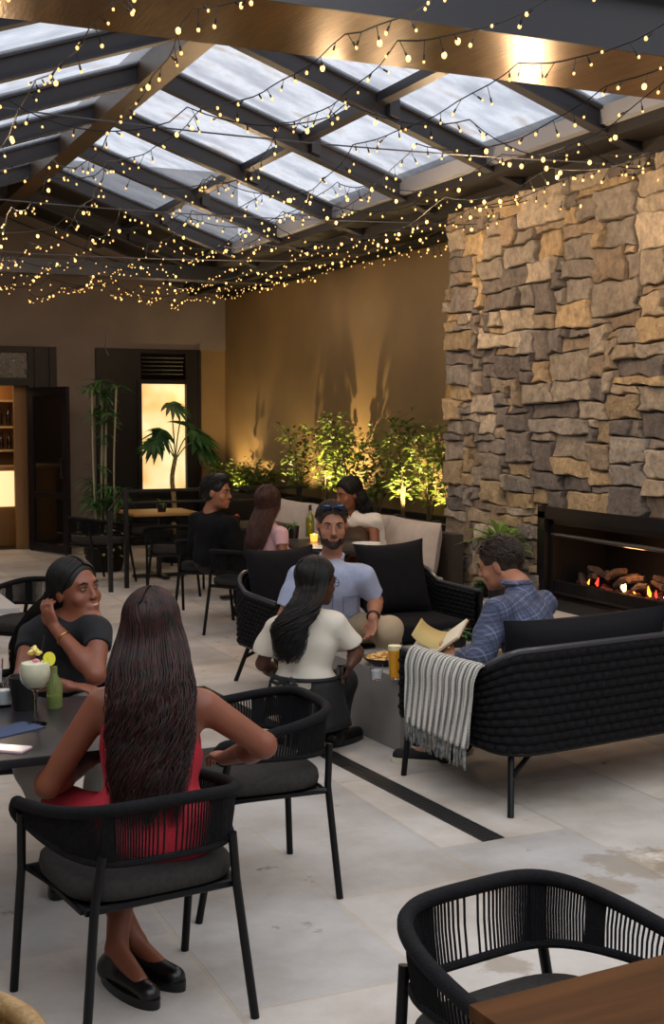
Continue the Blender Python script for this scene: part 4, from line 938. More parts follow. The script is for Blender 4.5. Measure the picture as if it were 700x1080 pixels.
for i, (y, dirn) in enumerate(((6.6, 1), (8.4, -1), (10.6, 1), (13.4, -1), (15.9, 1))):
    t = thing('fairy_light_garland', (0, y, 3.42), 0, 'fairy light strand swagged crosswise under the roof, %s' % ('nearest to us', 'second nearest', 'in the middle', 'second farthest', 'nearest the back wall')[i], 'string lights', 'crosswise fairy light strands'); w_ = MB(); pts = []
    xk = np.linspace(-.3, 5.9 if y > 9.6 else 5.35, 8)
    for q in range(7):
        for u in np.linspace(0, 1, 10)[:-1]: pts.append((xk[q]+(xk[q+1]-xk[q])*u, dirn*.5*math.sin(q+u)*.6, -.09*4*u*(1-u)+.05*math.sin(q*2.1)))
    P = np.array(pts); w_.tube(P, .0035, 4); d = np.r_[0, np.cumsum(np.linalg.norm(np.diff(P, axis=0), axis=1))]; bl = []
    for k in range(40):
        s_ = d[-1]*(k+rs.uniform(.2, .8))/40; c = np.array([np.interp(s_, d, P[:, j]) for j in range(3)]); off = rs.uniform(-.04, .04, 3); off[2] = -rs.uniform(.01, .07); e = c+off; dd = off/np.linalg.norm(off)
        w_.tube([c, e-dd*.014], .002, 3); w_.tube([e-dd*.030, e-dd*.006], .0048, 5); bl.append(e)
    w_.build('wire', M_wire, t)
    for e in bl: o = link('bulb', bulb_meshes[rs.choice(3, p=[.50, .36, .14])], t); o.location = e
# ================================================================ PEOPLE
RT = _rt; AW = np.array([math.sin(YAW), math.cos(YAW), 0.]); UP = np.array([0, 0, 1.])
def D(r, a, u=0.): v = RT*r+AW*a+UP*u; return v/np.linalg.norm(v)
def nrm(v): return v/(np.linalg.norm(v)+1e-9)
def skin_mat(nm, c): return mat(nm, c, .48, var=.06, vscale=12, sss=.12, spec=.4)
SK = {'tan': skin_mat('tan_skin', '7f4f34'), 'warm': skin_mat('warm_brown_skin', '784530'), 'deep': skin_mat('deep_brown_skin', '4a2c21'), 'fair': skin_mat('fair_skin', 'a06d54'), 'olive': skin_mat('olive_skin', '946348')}
M_eye = mat('eye_white', 'b5aba2', .3); M_iris = mat('dark_iris', '1b100b', .1); M_lip = mat('lips', '8e4a40', .4); M_teeth = mat('teeth', 'e8e0d4', .3)
def hair_mat(nm, a, b_): 
    m = mat(nm, a, .5, color2=b_, vscale=30, spec=.28); return m
H_black = hair_mat('black_hair', '0b0908', '1a1512'); H_brown = hair_mat('dark_brown_hair', '150a07', '331610'); H_short = hair_mat('short_brown_hair', '1e1510', '3a2c22'); H_auburn = hair_mat('auburn_hair', '20100c', '46261b')
def head_prims(S, o, M, s, jaw=1., smile=False):
    P = lambda *p: o+M@(np.array(p)*s)
    S.ell(P(0, -.014, .032), np.array((.077, .095, .088))*s, M, .02)
    S.ell(P(0, .018, -.03), np.array((.064, .070, .082))*s, M, .03*s)
    S.ell(P(0, .040, -.078), np.array((.046*jaw, .044, .036))*s, M, .03*s)
    S.ell(P(0, .072, -.100), np.array((.020*jaw, .016, .016))*s, M, .02*s)
    S.cone(P(-.034, .074, .022), P(.034, .074, .022), .011*s, .011*s, .02*s)
    for x in (-1, 1):
        S.ell(P(x*.042, .058, -.034), np.array((.022, .020, .020))*s, M, .02*s)
        S.ell(P(x*.032, .098, .004), np.array((.018, .016, .011))*s, M, .010*s, op='sub')
        S.ell(P(x*.0305, .078, .003), np.array((.014, .010, .009))*s, M, .004*s)
        S.ell(P(x*.078, -.008, -.006), np.array((.009, .018, .031))*s, M, .006*s)
        S.ell(P(x*.010, .095, -.035), np.array((.008, .009, .007))*s, M, .008*s)
    S.cone(P(0, .084, .010), P(0, .106 if jaw > 1 else .101, -.030), .0075*s, (.0105 if jaw > 1 else .009)*s, .012*s)
    S.ell(P(0, .088, -.066), np.array((.024, .012, .012))*s, M, .012*s)
def add_face(o, M, s, root, org, smile=False, eyes='open', brow='0f0b09', lip=None):
    P = lambda *p: o+M@(np.array(p)*s)-org
    for x in (-1, 1):
        MB().ell(P(x*.031, .0845, .003), np.array((.0115, .0055, .003 if not smile else .002))*s, M, 10, 8).build('eye', M_eye, root)
        MB().ell(P(x*.031, .0875, .003), np.array((.0062, .0035, .0034 if not smile else .0024))*s, M, 10, 8).build('iris', M_iris, root)
        MB().tube([P(x*.019, .0875, .0085), P(x*.031, .0905, .0105), P(x*.044, .082, .007)], .0016*s, 5).build('eyelid', M_iris, root)
        MB().tube([P(x*.016, .091, .020), P(x*.032, .091, .027), P(x*.049, .079, .022)], [.0036*s, .0042*s, .002*s], 6).build('eyebrow', mat('brow', brow, .8) if 'brow' not in MATS else MATS['brow'], root)
    if smile:
        MB().ell(P(0, .0905, -.064), np.array((.026, .0095, .0105))*s, M, 14, 8).build('lips', lip or M_lip, root); MB().ell(P(0, .0935, -.0625), np.array((.0185, .0065, .0055))*s, M, 12, 8).build('teeth', M_teeth, root)
    else:
        MB().ell(P(0, .0945, -.0625), np.array((.021, .006, .004))*s, M, 14, 8).ell(P(0, .0945, -.069), np.array((.018, .0065, .005))*s, M, 14, 8).build('lips', lip or M_lip, root)
def hand_prims(S, W, d, n, s=1., thumb=1, curl=.5, spread=0.):
    d = nrm(d); n = nrm(n-d*(n@d)); sd = np.cross(d, n)*thumb; R_ = np.stack([sd, d, n], 1)
    S.ell(W+d*.045*s, np.array((.038, .05, .016))*s, R_, .014)
    for i, (x, l) in enumerate(((.028, .070), (.0095, .078), (-.0095, .072), (-.028, .058))):
        b = W+d*.078*s+sd*x*s; c = curl+.08*i; d1 = nrm(d*math.cos(c)+n*math.sin(c)+sd*(x*3*spread)); d2 = nrm(d*math.cos(c*2.1)+n*math.sin(c*2.1)); d3 = nrm(d*math.cos(c*3)+n*math.sin(c*3))
        p1 = b+d1*l*.45*s; p2 = p1+d2*l*.32*s; p3 = p2+d3*l*.23*s
        S.cone(b-d*.015*s, p1, .0098*s, .0088*s, .006); S.cone(p1, p2, .0088*s, .0080*s, .003); S.cone(p2, p3, .0080*s, .0068*s, .003)
    t0 = W+d*.022*s+sd*.024*s; t1 = t0+nrm(sd*.75+d*.6+n*.3)*.036*s; t2 = t1+nrm(sd*.3+d*.9+n*.35)*.03*s
    S.cone(t0, t1, .013*s, .0105*s, .008); S.cone(t1, t2, .0105*s, .008*s, .003)
def torso_prims(S, q, inf, w=1., fem=False, low=True, k=.07):
    sa, sb, pv, c7 = q['sa'], q['sb'], q['pelvis'], q['c7']; s = q['s']
    r = nrm(sb-sa); upv = nrm((sa+sb)/2-pv); fwd = nrm(np.cross(upv, r)); r = nrm(np.cross(fwd, upv)); M = np.stack([r, fwd, upv], 1); mid = (sa+sb)/2; Lt = np.linalg.norm(mid-pv)
    ww = w*s
    S.ell(mid-upv*.09*s+fwd*.005, np.array((.150*ww+inf, .098*s+inf, .155*s+inf)), M, k)
    S.ell(pv+upv*Lt*.42+fwd*.01, np.array(((.118 if fem else .140)*ww+inf, .092*s+inf, max(.15, Lt*.34)+inf)), M, k)
    if low: S.ell(pv+upv*.02, np.array(((.168 if fem else .165)*ww+inf, .125*s+inf, .115*s+inf)), M, k)
    S.cone(sa+(mid-sa)*.30, sb+(mid-sb)*.30, .052*s+inf*.8, .052*s+inf*.8, k)
    if fem:
        for x in (-1, 1): S.ell(mid-upv*.14*s+fwd*.085*s+r*x*.065*s, np.full(3, .058*s+inf), M, .04)
    c7 = c7-upv*.025 if inf > 0 else c7; S.cone(mid-upv*.02, c7, .058*s+inf, .052*s+inf, .04); return M
def person(q, label, vox=.006):
    """q: dict of joints. The body is one mesh; hair and clothes are its children."""
    s = q['s']; org = np.array([q['pelvis'][0], q['pelvis'][1], 0.]); fem = q.get('fem', False); sk = SK[q['skin']]; w_ = q.get('w', 1.)
    hM = frame(q['hf'], q.get('hu', UP)); ho = q['head']; S = SDF(); r_ = .9 if fem else 1.
    head_prims(S, ho, hM, s*q.get('hs', 1.), jaw=.92 if fem else 1.08)
    S.cone(ho+hM@np.array((0, -.02, -.05))*s, q['c7'], .050*s*r_*1.02, .058*s*r_, .03)
    torso_prims(S, q, q.get('skin_in', -.008), w_, fem)
    for a in ('a', 'b'):
        sh, el, wr = q['s'+a], q['e'+a], q['w'+a]
        aw = q.get('arm', 1.)
        S.cone(sh, el, .050*s*r_*aw, .040*s*r_*aw, .04); S.cone(el, el+(wr-el)*.35, .040*s*r_*aw, .041*s*r_*aw, .02); S.cone(el+(wr-el)*.3, wr, .041*s*r_*aw, .026*s*r_, .02)
        hd = q.get('h'+a) 
        if hd: hand_prims(S, wr, hd[0], hd[1], s*.95*(.92 if fem else 1), thumb=hd[2] if len(hd) > 2 else 1, curl=hd[3] if len(hd) > 3 else .45)
        hp = q['pelvis']+nrm(q['s'+a]-(q['sa']+q['sb'])/2)*.085*s-UP*.02; q['p'+a] = hp
        kn, an, toe = q['k'+a], q['n'+a], q['t'+a]
        S.cone(hp, kn, .082*s*r_, .056*s*r_, .05); S.cone(kn, kn+(an-kn)*.35, .054*s, .053*s, .02); S.cone(kn+(an-kn)*.35, an, .053*s, .034*s, .02)
        S.cone(an-UP*.01, toe, .034*s, .024*s, .02)
    me = S.mesh('person', vox, sk, org); root = link('person', me); root.location = org.tolist(); tag(root, label, 'person')
    add_face(ho, hM, s*q.get('hs', 1.), root, org, smile=q.get('smile', False))
    q['root'] = root; q['org'] = org; q['hM'] = hM; return root
def top(q, m, name='shirt', inf=.014, sleeve=.55, fold=.006, vox=.007, hem=.10, bare=False, wide=1.0, k=.045, fs=None):
    s = q['s']; S = SDF(); fem = q.get('fem', False); torso_prims(S, q, inf, q.get('w', 1.), fem, True, k)
    r_ = .92 if fem else 1.
    if not bare:
        for a in ('a', 'b'):
            sh, el, wr = q['s'+a], q['e'+a], q['w'+a]
            if sleeve <= 1: S.cone(sh-UP*.008, sh+(el-sh)*sleeve, (.050*s+inf)*r_, (.044*s+inf*1.2)*r_*wide, .035, cut=0.)
            else: S.cone(sh, el, (.054*s+inf)*r_, (.044*s+inf*1.3)*r_, .05); S.cone(el, el+(wr-el)*(sleeve-1), (.044*s+inf*1.2)*r_, (.036*s+inf)*r_, .03, cut=0.)
    for a, c, rr in q.get('top_sub', []): S.ell(a, c, None, .01, op='sub')
    me = S.mesh(name, vox, m, q['org'], wrinkle=fold, seed=int(abs(q['org'][0])*100)); return link(name, me, q['root'])
def legs(q, m, name='trousers', inf=.013, to=.97, fold=.004, vox=.008):
    s = q['s']; S = SDF(); S.ell(q['pelvis']-UP*.01, np.array((.165, .125, .10))*s+inf, frame(q['bf'], UP), .06)
    for a in ('a', 'b'):
        hp, kn, an = q['p'+a], q['k'+a], q['n'+a]
        S.cone(hp, kn, .086*s+inf, .060*s+inf, .05); S.cone(kn, kn+(an-kn)*to, .062*s+inf, .050*s+inf, .03, cut=0.)
    return link(name, S.mesh(name, vox, m, q['org'], wrinkle=fold, seed=3), q['root'])
def shoes(q, m, ms=None, name='shoe', which='ab'):
    s = q['s']
    for a in which:
        an, toe = q['n'+a], q['t'+a]; d = nrm((toe-an)*(1, 1, 0)); heel = an*(1, 1, 0)-d*.03; z = q.get('fz', 0.)
        S = SDF(); S.cone(heel+UP*(.045+z), an*(1, 1, 0)+d*.19*s+UP*(.035+z), .042*s, .034*s, .02); S.cone(heel+UP*(.05+z), an*(1, 1, 0)+UP*(.09+z), .040*s, .040*s, .03); S.plane(heel+UP*(.012+z), (0, 0, -1), heel-.3, heel+.3)
        o = link(name, S.mesh(name, .006, m, q['org']), q['root'])
        R_ = frame(d, UP); c = heel+d*.105*s-q['org']
        G = MB(); pts = []
        for k in range(28):
            t = 2*math.pi*k/28; pts.append((math.cos(t)*.050*s*(1+.08*math.sin(t)), math.sin(t)*.158*s))
        V = [c*(1, 1, 0)+R_@np.array((p[0], p[1], 0))+UP*(zz+z) for zz in (0, .03) for p in pts]
        F = [(k, (k+1) % 28, 28+(k+1) % 28, 28+k) for k in range(28)]+[tuple(range(28))[::-1], tuple(range(28, 56))]
        G.add(V, F).build('sole', ms or m, o)
def hair_cap(q, m, fringe=0., low=-.06, inf=1., extra=None, name='hair', vox=.005, fold=.0):
    s = q['s']*q.get('hs', 1.); M = q['hM']; o = q['head']; P = lambda *p: o+M@(np.array(p)*s); S = SDF()
    S.ell(P(0, -.018, .036), np.array((.084, .104, .092))*s*inf, M, .02); S.ell(P(0, -.04, -.0), np.array((.078, .078, .09))*s*inf, M, .02)
    if extra: extra(S, P, s, M)
    S.ell(P(0, .115, -.045-fringe), np.array((.082, .082, .108))*s, M, .02, op='sub')
    if low is not None: S.ell(P(0, .03, low-.12), np.array((.16, .16, .12))*s, M, .01, op='sub')
    for x in (-1, 1): S.ell(P(x*.085, .015, -.03), np.array((.022, .030, .045))*s, M, .008, op='sub') if low is not None else None
    return link(name, S.mesh(name, vox, m, q['org'], wrinkle=fold, wfreq=60), q['root'])
def scalp(q, th, ph, inf=1.0):
    s = q['s']*q.get('hs', 1.); return q['head']+q['hM']@(np.array((math.sin(th)*math.cos(ph)*.084*inf, -.018+math.sin(th)*math.sin(ph)*.103*inf, .034+math.cos(th)*.094*inf))*s)
def fuzz(q, m, n, ln, lift, fringe=60, low=-.05):
    """short hair lying back over the scalp"""
    rs = np.random.RandomState(9); mb = MB(); s = q['s']*q.get('hs', 1.); fw_ = q['hM'][:, 1]; u_ = q['hM'][:, 2]
    while n > 0:
        th = math.acos(rs.uniform(-.45, 1)); ph = rs.uniform(0, 6.283); f = math.sin(ph)
        if f > .1 and math.degrees(th) > fringe+18*(1-f): continue
        if abs(f) <= .35 and math.degrees(th) > 88: continue
        if math.degrees(th) > 108: continue
        p = scalp(q, th, ph, 1.0); nn = nrm(p-q['head']-u_*.02*s); t = nrm(-fw_*.7-u_*math.sin(th)*.9+rs.uniform(-.25, .25, 3)); t = nrm(t-nn*(t@nn))
        if math.degrees(th) < 45: t = nrm(t+q['hM'][:, 0]*rs.uniform(-.3, .6))
        l = ln*s*rs.uniform(.7, 1.3)
        mb.tube([p-q['org']-nn*.004, p+t*l*.5+nn*lift*.35*s-q['org'], p+t*l+nn*lift*.15*s-q['org']], [.0032, .003, .0008], 4, cap=False); n -= 1
    return mb.build('hair_strands', m, q['root'], angle=0)
def strands(q, m, secs, n=900, wave=.012, wl=.11, r=.0024, seed=0, name='hair_strands', seg=44, wedge=(35, 145), level=98, part=0., cover=1.03, front=60):
    """locks that leave a parting, lie over the scalp, then fall along elliptical sections (centre, half width, half depth)"""
    rs = np.random.RandomState(seed); C = np.array([c for c, _, _ in secs]); RX = np.array([a for _, a, _ in secs]); RY_ = np.array([b for _, _, b in secs])
    d = np.r_[0, np.cumsum(np.linalg.norm(np.diff(C, axis=0), axis=1))]; mb = MB(); ax = q.get('hax', RT); ay = q.get('hay', AW)
    Cs = spline(C, 40); dd = np.linspace(0, d[-1], 40); w0, w1 = math.radians(wedge[0]), math.radians(wedge[1])
    for i in range(n):
        ph1 = rs.uniform(w1, w0+2*math.pi) if rs.rand() > .25 else (rs.choice([w0, w1-2*math.pi])+rs.choice([-1, 1])*0)
        if rs.rand() < .3: ph1 = (w0-abs(rs.normal(0, .3))) if rs.rand() < .5 else (w1+abs(rs.normal(0, .3)))
        rho = rs.uniform(.80, 1.03)**.6; side = 1 if math.cos(ph1) > 0 else -1
        tr = math.radians(14+44*math.sin(ph1)/max(.25, math.sin(w0)) if math.sin(ph1) > 0 else 14+50*math.sin(ph1))+rs.uniform(-.22, .22); tr = min(tr, math.radians(front))
        v0 = np.array((math.sin(part)+side*.05, math.sin(tr), math.cos(tr))); v0 /= np.linalg.norm(v0)
        th_end = math.radians(level+rs.uniform(-6, 6)); v1 = np.array((math.sin(th_end)*math.cos(ph1), math.sin(th_end)*math.sin(ph1), math.cos(th_end))); hd = []
        vm = nrm(v0+v1)+np.array((side*.35, .10, .15)); kk = cover*(.97+.05*(rho-.8)/.2)
        for k in range(10):
            u = k/9; v = nrm(v0*(1-u)**2+vm*2*u*(1-u)*.8+v1*u*u); hd.append(scalp(q, math.acos(np.clip(v[2], -1, 1)), math.atan2(v[1], v[0]), kk))
        e = hd[-1]-C[0]; a = math.atan2(e@ay/RY_[0], e@ax/RX[0]); lim = d[-1]*(rs.uniform(.86, 1.0) if rs.rand() < .75 else rs.uniform(.5, .9))
        t = np.linspace(d[-1]*.06, lim, 22); c = np.stack([np.interp(t, dd, Cs[:, k]) for k in range(3)], 1)
        tt = t/d[-1]; rx = np.interp(t, d, RX)*rho; ry = np.interp(t, d, RY_)*rho; da = rs.uniform(-.25, .25)*tt
        phs = a*3+rs.uniform(-.9, .9); am = wave*np.clip(tt*2.2-.2, 0, 1)*rs.uniform(.5, 1.3); l = wl*rs.uniform(.85, 1.25)
        p = c+np.outer(rx*np.cos(a+da)+am*np.sin(2*math.pi*t/l+phs), ax)+np.outer(ry*np.sin(a+da)+am*np.cos(2*math.pi*t/l+phs)*.7, ay)
        P = spline(np.vstack([hd, p]), seg); mb.tube(P-q['org'], r*np.r_[np.linspace(.8, 1, seg//3), np.linspace(1, .2, seg-seg//3)], 4, cap=False)
    G = np.zeros((18, 40, 3))
    for j in range(40):
        rx = np.interp(dd[j], d, RX)*.84; ry = np.interp(dd[j], d, RY_)*.84
        if j > 31: f = (40-j)/9.; rx *= f; ry *= f
        for k in range(18): t = 2*math.pi*k/18; G[k, j] = Cs[j]+ax*rx*math.cos(t)*(1+.06*math.sin(j*.9+k))+ay*ry*math.sin(t)-q['org']
    mb.grid(G, closed_u=True)
    return mb.build(name, m, q['root'], angle=0)
def seatlegs(q, F, kh=.50, gap=.11, thigh=.43, foot=.42, fz=0.):
    """default seated legs: knees ahead of the pelvis, feet below"""
    s = q['s']; r = nrm(q['sb']-q['sa'])*(1, 1, 0); p = q['pelvis']
    for a, sg in (('a', -1), ('b', 1)):
        if 'k'+a in q: continue
        k = p*(1, 1, 0)+F*thigh*s+r*sg*gap+UP*kh; q['k'+a] = k; q['n'+a] = k*(1, 1, 0)+F*(foot-thigh)*s+UP*.08; q['t'+a] = q['n'+a]+F*.15-UP*.05

# ---- woman in red
F = nrm(np.array([-.10, 1, 0.]))
q = dict(s=1.0, fem=True, skin='warm', w=1.02, arm=1.08, head=J(161, 662, 3.98), hf=D(.15, 1, .0), c7=J(160, 708, 3.93), sa=J(107, 742, 3.95), sb=J(215, 744, 3.93), pelvis=J(158, 872, 3.86),
         ea=J(50, 828, 3.97), wa=J(92, 806, 4.22), ha=(D(.6, 1, .1), D(.3, 0, -1), 1, .3), eb=J(278, 786, 4.02), wb=J(236, 800, 4.24), hb=(D(-.5, 1, 0), D(0, 0, -1), -1, .4), bf=F)
q['ka'] = q['pelvis']*(1, 1, 0)+F*.44+np.array([-.12, 0, .50]); q['kb'] = q['pelvis']*(1, 1, 0)+F*.44+np.array([.10, 0, .50])
q['na'] = J(142, 990, 4.12)*(1, 1, 0)+UP*.10; q['ta'] = q['na']+D(.4, -.35, 0)*.13-UP*.05; q['nb'] = J(123, 1000, 4.02); q['nb'][2] = .12; q['tb'] = q['nb']+D(.5, -.6, 0)*.14-UP*.06
person(q, 'woman in a red sleeveless dress with very long wavy dark hair, back to us', .006); qr = q
M_red_d = mat('red_dress_cloth', 'a31325', .8, var=.15, vscale=30, bump=.3, bscale=180)
S = SDF(); torso_prims(S, q, .012, 1.04, True, True, .06)
S.ell(q['pelvis']-UP*.03, (.185, .15, .10), frame(F, UP), .05)
for a in 'ab': S.cone(q['p'+a], q['k'+a], .10, .078, .05)
for a, sg in (('a', -1), ('b', 1)):
    sh = q['s'+a]; mid = (q['sa']+q['sb'])/2; S.ell(sh+(sh-mid)*.12, (.075, .085, .13), None, .02, op='sub')
S.ell(q['c7']+UP*.03, (.085, .1, .06), None, .02, op='sub')
link('dress', S.mesh('dress', .006, M_red_d, q['org'], wrinkle=.003, wfreq=30), q['root'])
hair_cap(q, H_brown, fringe=-.02, low=None, inf=.99)
hc = q['head']
strands(q, H_brown, [(hc-UP*.0-AW*.02, .098, .098), (J(160, 692, 3.93)-AW*.03, .122, .095), (J(159, 730, 3.84), .128, .075), (J(158, 775, 3.80), .122, .06), (J(156, 820, 3.76), .112, .055), (J(156, 872, 3.73), .082, .04)], n=1700, wave=.016, wl=.15, r=.0023, seed=3, wedge=(60, 120), level=92)
shoes(q, mat('black_leather', '0b0a0a', .35), which='b', name='sandal')
shoes(q, MATS['black_leather'], which='a', name='sandal')

# ---- smiling woman
q = dict(s=1.02, fem=True, skin='warm', hs=1.04, head=J(80, 622, 5.2), hf=D(.80, -.62, .14), hu=D(-.12, 0, 1), c7=J(66, 655, 5.28), sa=J(104, 663, 5.12), sb=J(33, 668, 5.3), pelvis=J(66, 742, 5.48), smile=True,
         ea=J(101, 712, 4.95), wa=J(58, 662, 5.10), ha=(D(-.6, .1, 1.2), D(.4, .8, .2), 1, .35), eb=J(24, 716, 5.1), wb=J(72, 724, 4.9), hb=(D(1, -.2, 0), D(0, 0, -1), 1, .2), bf=D(.1, -1))
q['ka'] = np.array([1.14, 4.62, .52]); q['kb'] = np.array([.88, 4.62, .52]); q['na'] = J(98, 900, 5.0)*(1, 1, 0)+UP*.09; q['nb'] = J(72, 900, 4.95)*(1, 1, 0)+UP*.09
q['ta'] = q['na']+D(0, -1)*.13-UP*.05; q['tb'] = q['nb']+D(0, -1)*.13-UP*.05
person(q, 'smiling woman in a black tee resting her head on her hand at the dark table', .0055)
top(q, mat('black_tee', '0b0b0e', .85, bump=.2, bscale=200), 'tee_shirt', sleeve=.42, fold=.004, inf=.012)
legs(q, mat('grey_trousers', '8d8a84', .85, bump=.2, bscale=150)); shoes(q, MATS['black_leather'])
hair_cap(q, H_black, fringe=-.02, low=None, inf=.98)
hc = q['head']; M_ = q['hM']
strands(q, H_black, [(hc+M_@np.array((0, -.05, -.02)), .098, .09), (J(55, 650, 5.33), .12, .09), (J(42, 680, 5.38), .125, .07), (J(36, 716, 5.42), .10, .05)], n=900, wave=.006, wl=.2, r=.0026, seed=5, wedge=(22, 158), level=96, front=50)
wd = nrm(q['ea']-q['wa']); u_ = nrm(np.cross(wd, UP)); v_ = np.cross(wd, u_)
MB().tube([q['wa']+wd*.07-q['org']+u_*.032*math.cos(t)+v_*.032*math.sin(t) for t in np.linspace(0, 6.28, 24)], .0022, 6).build('bracelet', mat('gold', 'c9a04a', .25, metal=1), q['root'])

# ---- bearded man
q = dict(s=1.08, skin='fair', hs=1.04, w=1.08, head=J(350, 553, 7.78), hf=D(.10, -1, -.12), c7=J(350, 587, 7.95), sa=J(383, 606, 7.86), sb=J(315, 606, 7.86), pelvis=J(352, 658, 8.12),
         ea=J(396, 634, 7.95), wa=J(393, 652, 7.66), ha=(D(-.1, -.3, -1), D(-.5, -.5, .2), 1, .35), eb=J(300, 650, 7.85), wb=J(340, 668, 7.62), hb=(D(.7, -.5, -.4), D(0, 0, -1), 1, .4), bf=D(0, -1),
         ka=J(411, 664, 7.68), na=J(408, 738, 7.92), kb=J(358, 676, 7.62), nb=J(352, 740, 7.85))
for a in 'ab': q['n'+a][2] = .09; q['t'+a] = q['n'+a]+D(.1, -1)*.16-UP*.05
person(q, 'bearded man in a pale blue shirt, sunglasses on his head, sitting on the loveseat', .006); qm = q
M_sh = mat('pale_blue_linen', '9ea6bf', .85, var=.06, vscale=30, bump=.3, bscale=120)
sh = top(q, M_sh, sleeve=.78, fold=.008, inf=.015, wide=1.08)
cm = MB(); c7 = q['c7']-q['org']
cm.tube([c7+UP*.012+np.array((0, 0, -.035*max(0, -math.sin(t))))+RT*.068*math.cos(t)+AW*.072*math.sin(t) for t in np.linspace(-1.35, 4.49, 30)], .013, 7, flat=.9)
for sg in (-1, 1): cm.tube([c7-AW*.073+RT*sg*.016-UP*.022, c7-AW*.098+RT*sg*.045-UP*.045, c7-AW*.095+RT*sg*.055-UP*.07], [.012, .013, .004], 6)
cm.build('collar', M_sh, sh)
def surf_pts(ob, pts, d, off=.003):
    from mathutils.bvhtree import BVHTree
    me = ob.data; bv = BVHTree.FromPolygons([v.co for v in me.vertices], [p.vertices for p in me.polygons]); out = []
    for p in pts:
        h = bv.ray_cast(Vector(p)-Vector(d)*.6, Vector(d)); out.append(np.array(h[0])-np.array(d)*off if h[0] else np.array(p))
    return out
mid = (q['sa']+q['sb'])/2-q['org']
MB().tube(surf_pts(sh, [mid+RT*.01-UP*.02*k+0*AW for k in np.linspace(0, 16, 24)], AW), .005, 4, flat=1.).build('placket', mat('placket_blue', '7f86a3', .85), sh)
pk = [mid+RT*a-UP*b for a, b in ((.075, .13), (.165, .13), (.165, .25), (.12, .265), (.075, .25), (.075, .13))]
MB().tube(surf_pts(sh, [np.array(pk[i])*(1-t)+np.array(pk[i+1])*t for i in range(5) for t in np.linspace(0, 1, 8)], AW), .0025, 4).build('pocket_seam', MATS['placket_blue'], sh)
legs(q, mat('beige_chinos', 'a89478', .85, bump=.2, bscale=150)); shoes(q, MATS['black_leather'])
hair_cap(q, H_short, fringe=-.026, low=-.03, inf=.985, fold=.0015); fuzz(q, H_short, 900, .022, .02, fringe=62)
M_ = q['hM']; hs = q['s']*q['hs']
S = SDF(); P = lambda *p: q['head']+M_@(np.array(p)*hs)
S.ell(P(0, .038, -.078), np.array((.057, .056, .047))*hs, M_, .02); S.ell(P(0, .076, -.102), np.array((.030, .022, .022))*hs, M_, .02); S.cone(P(-.062, .0, -.02), P(-.045, .035, -.08), .016*hs, .02*hs, .02); S.cone(P(.062, .0, -.02), P(.045, .035, -.08), .016*hs, .02*hs, .02)
S.ell(P(0, .100, -.05), np.array((.030, .006, .006))*hs, M_, .008); S.ell(P(0, .105, -.066), np.array((.021, .02, .009))*hs, M_, .006, op='sub'); S.ell(P(0, .095, -.022), np.array((.045, .05, .024))*hs, M_, .012, op='sub')
link('beard', S.mesh('beard', .004, H_short, q['org'], wrinkle=.001, wfreq=90), q['root'])
g = MB()
for x in (-1, 1): g.ell(P(x*.034, .062, .102)-q['org'], np.array((.031, .012, .022))*hs, M_@rotx(-.6), 14, 8)
g.tube([P(-.085, -.02, .05)-q['org'], P(-.072, .05, .098)-q['org'], P(0, .075, .108)-q['org'], P(.072, .05, .098)-q['org'], P(.085, -.02, .05)-q['org']], .003, 6)
g.build('sunglasses', mat('mirror_lens', '3a4a66', .08, metal=.8), q['root'])
wd = nrm(q['ea']-q['wa']); u_ = nrm(np.cross(wd, UP)); v_ = np.cross(wd, u_)
MB().tube([q['wa']+wd*.03-q['org']+u_*.033*math.cos(t)+v_*.033*math.sin(t) for t in np.linspace(0, 6.28, 24)], .009, 8).build('wristwatch', M_black, q['root'])

# ---- kneeling waitress
F = D(.6, .8)
q = dict(s=1.0, fem=True, skin='deep', hs=1.06, w=1.05, head=J(334, 613, 6.85), hf=D(.85, .5, -.12), c7=J(322, 645, 6.78), sa=J(290, 660, 6.80), sb=J(356, 656, 6.72), pelvis=J(322, 728, 6.80),
         ea=J(277, 700, 6.86), wa=J(300, 716, 7.02), ha=(D(.6, .6), D(0, 0, -1), 1, .5), eb=J(376, 688, 6.80), wb=J(369, 702, 6.66+.0), hb=(D(-.1, .7, -.5), D(-.5, .3, -.1), -1, .55), bf=F)
q['ka'] = q['pelvis']+F*.36+D(-.8, .6)*.10-UP*.19; q['kb'] = q['pelvis']+F*.27+D(.8, -.6)*.05+UP*.01; q['na'] = q['ka']-F*.38; q['na'][2] = .08; q['nb'] = q['kb']*(1, 1, 0)-F*.06+UP*.09
q['ta'] = q['na']-F*.10-UP*.04; q['tb'] = q['nb']+F*.15-UP*.05
person(q, 'kneeling person in a white tee and black apron at the coffee table, back to us', .006)
top(q, mat('cream_tee', 'cfc6b6', .85, bump=.2, bscale=150), 'tee_shirt', sleeve=.70, fold=.008, inf=.015, wide=1.18)
legs(q, mat('black_trousers', '121215', .85, bump=.2, bscale=150)); shoes(q, MATS['black_leather'])
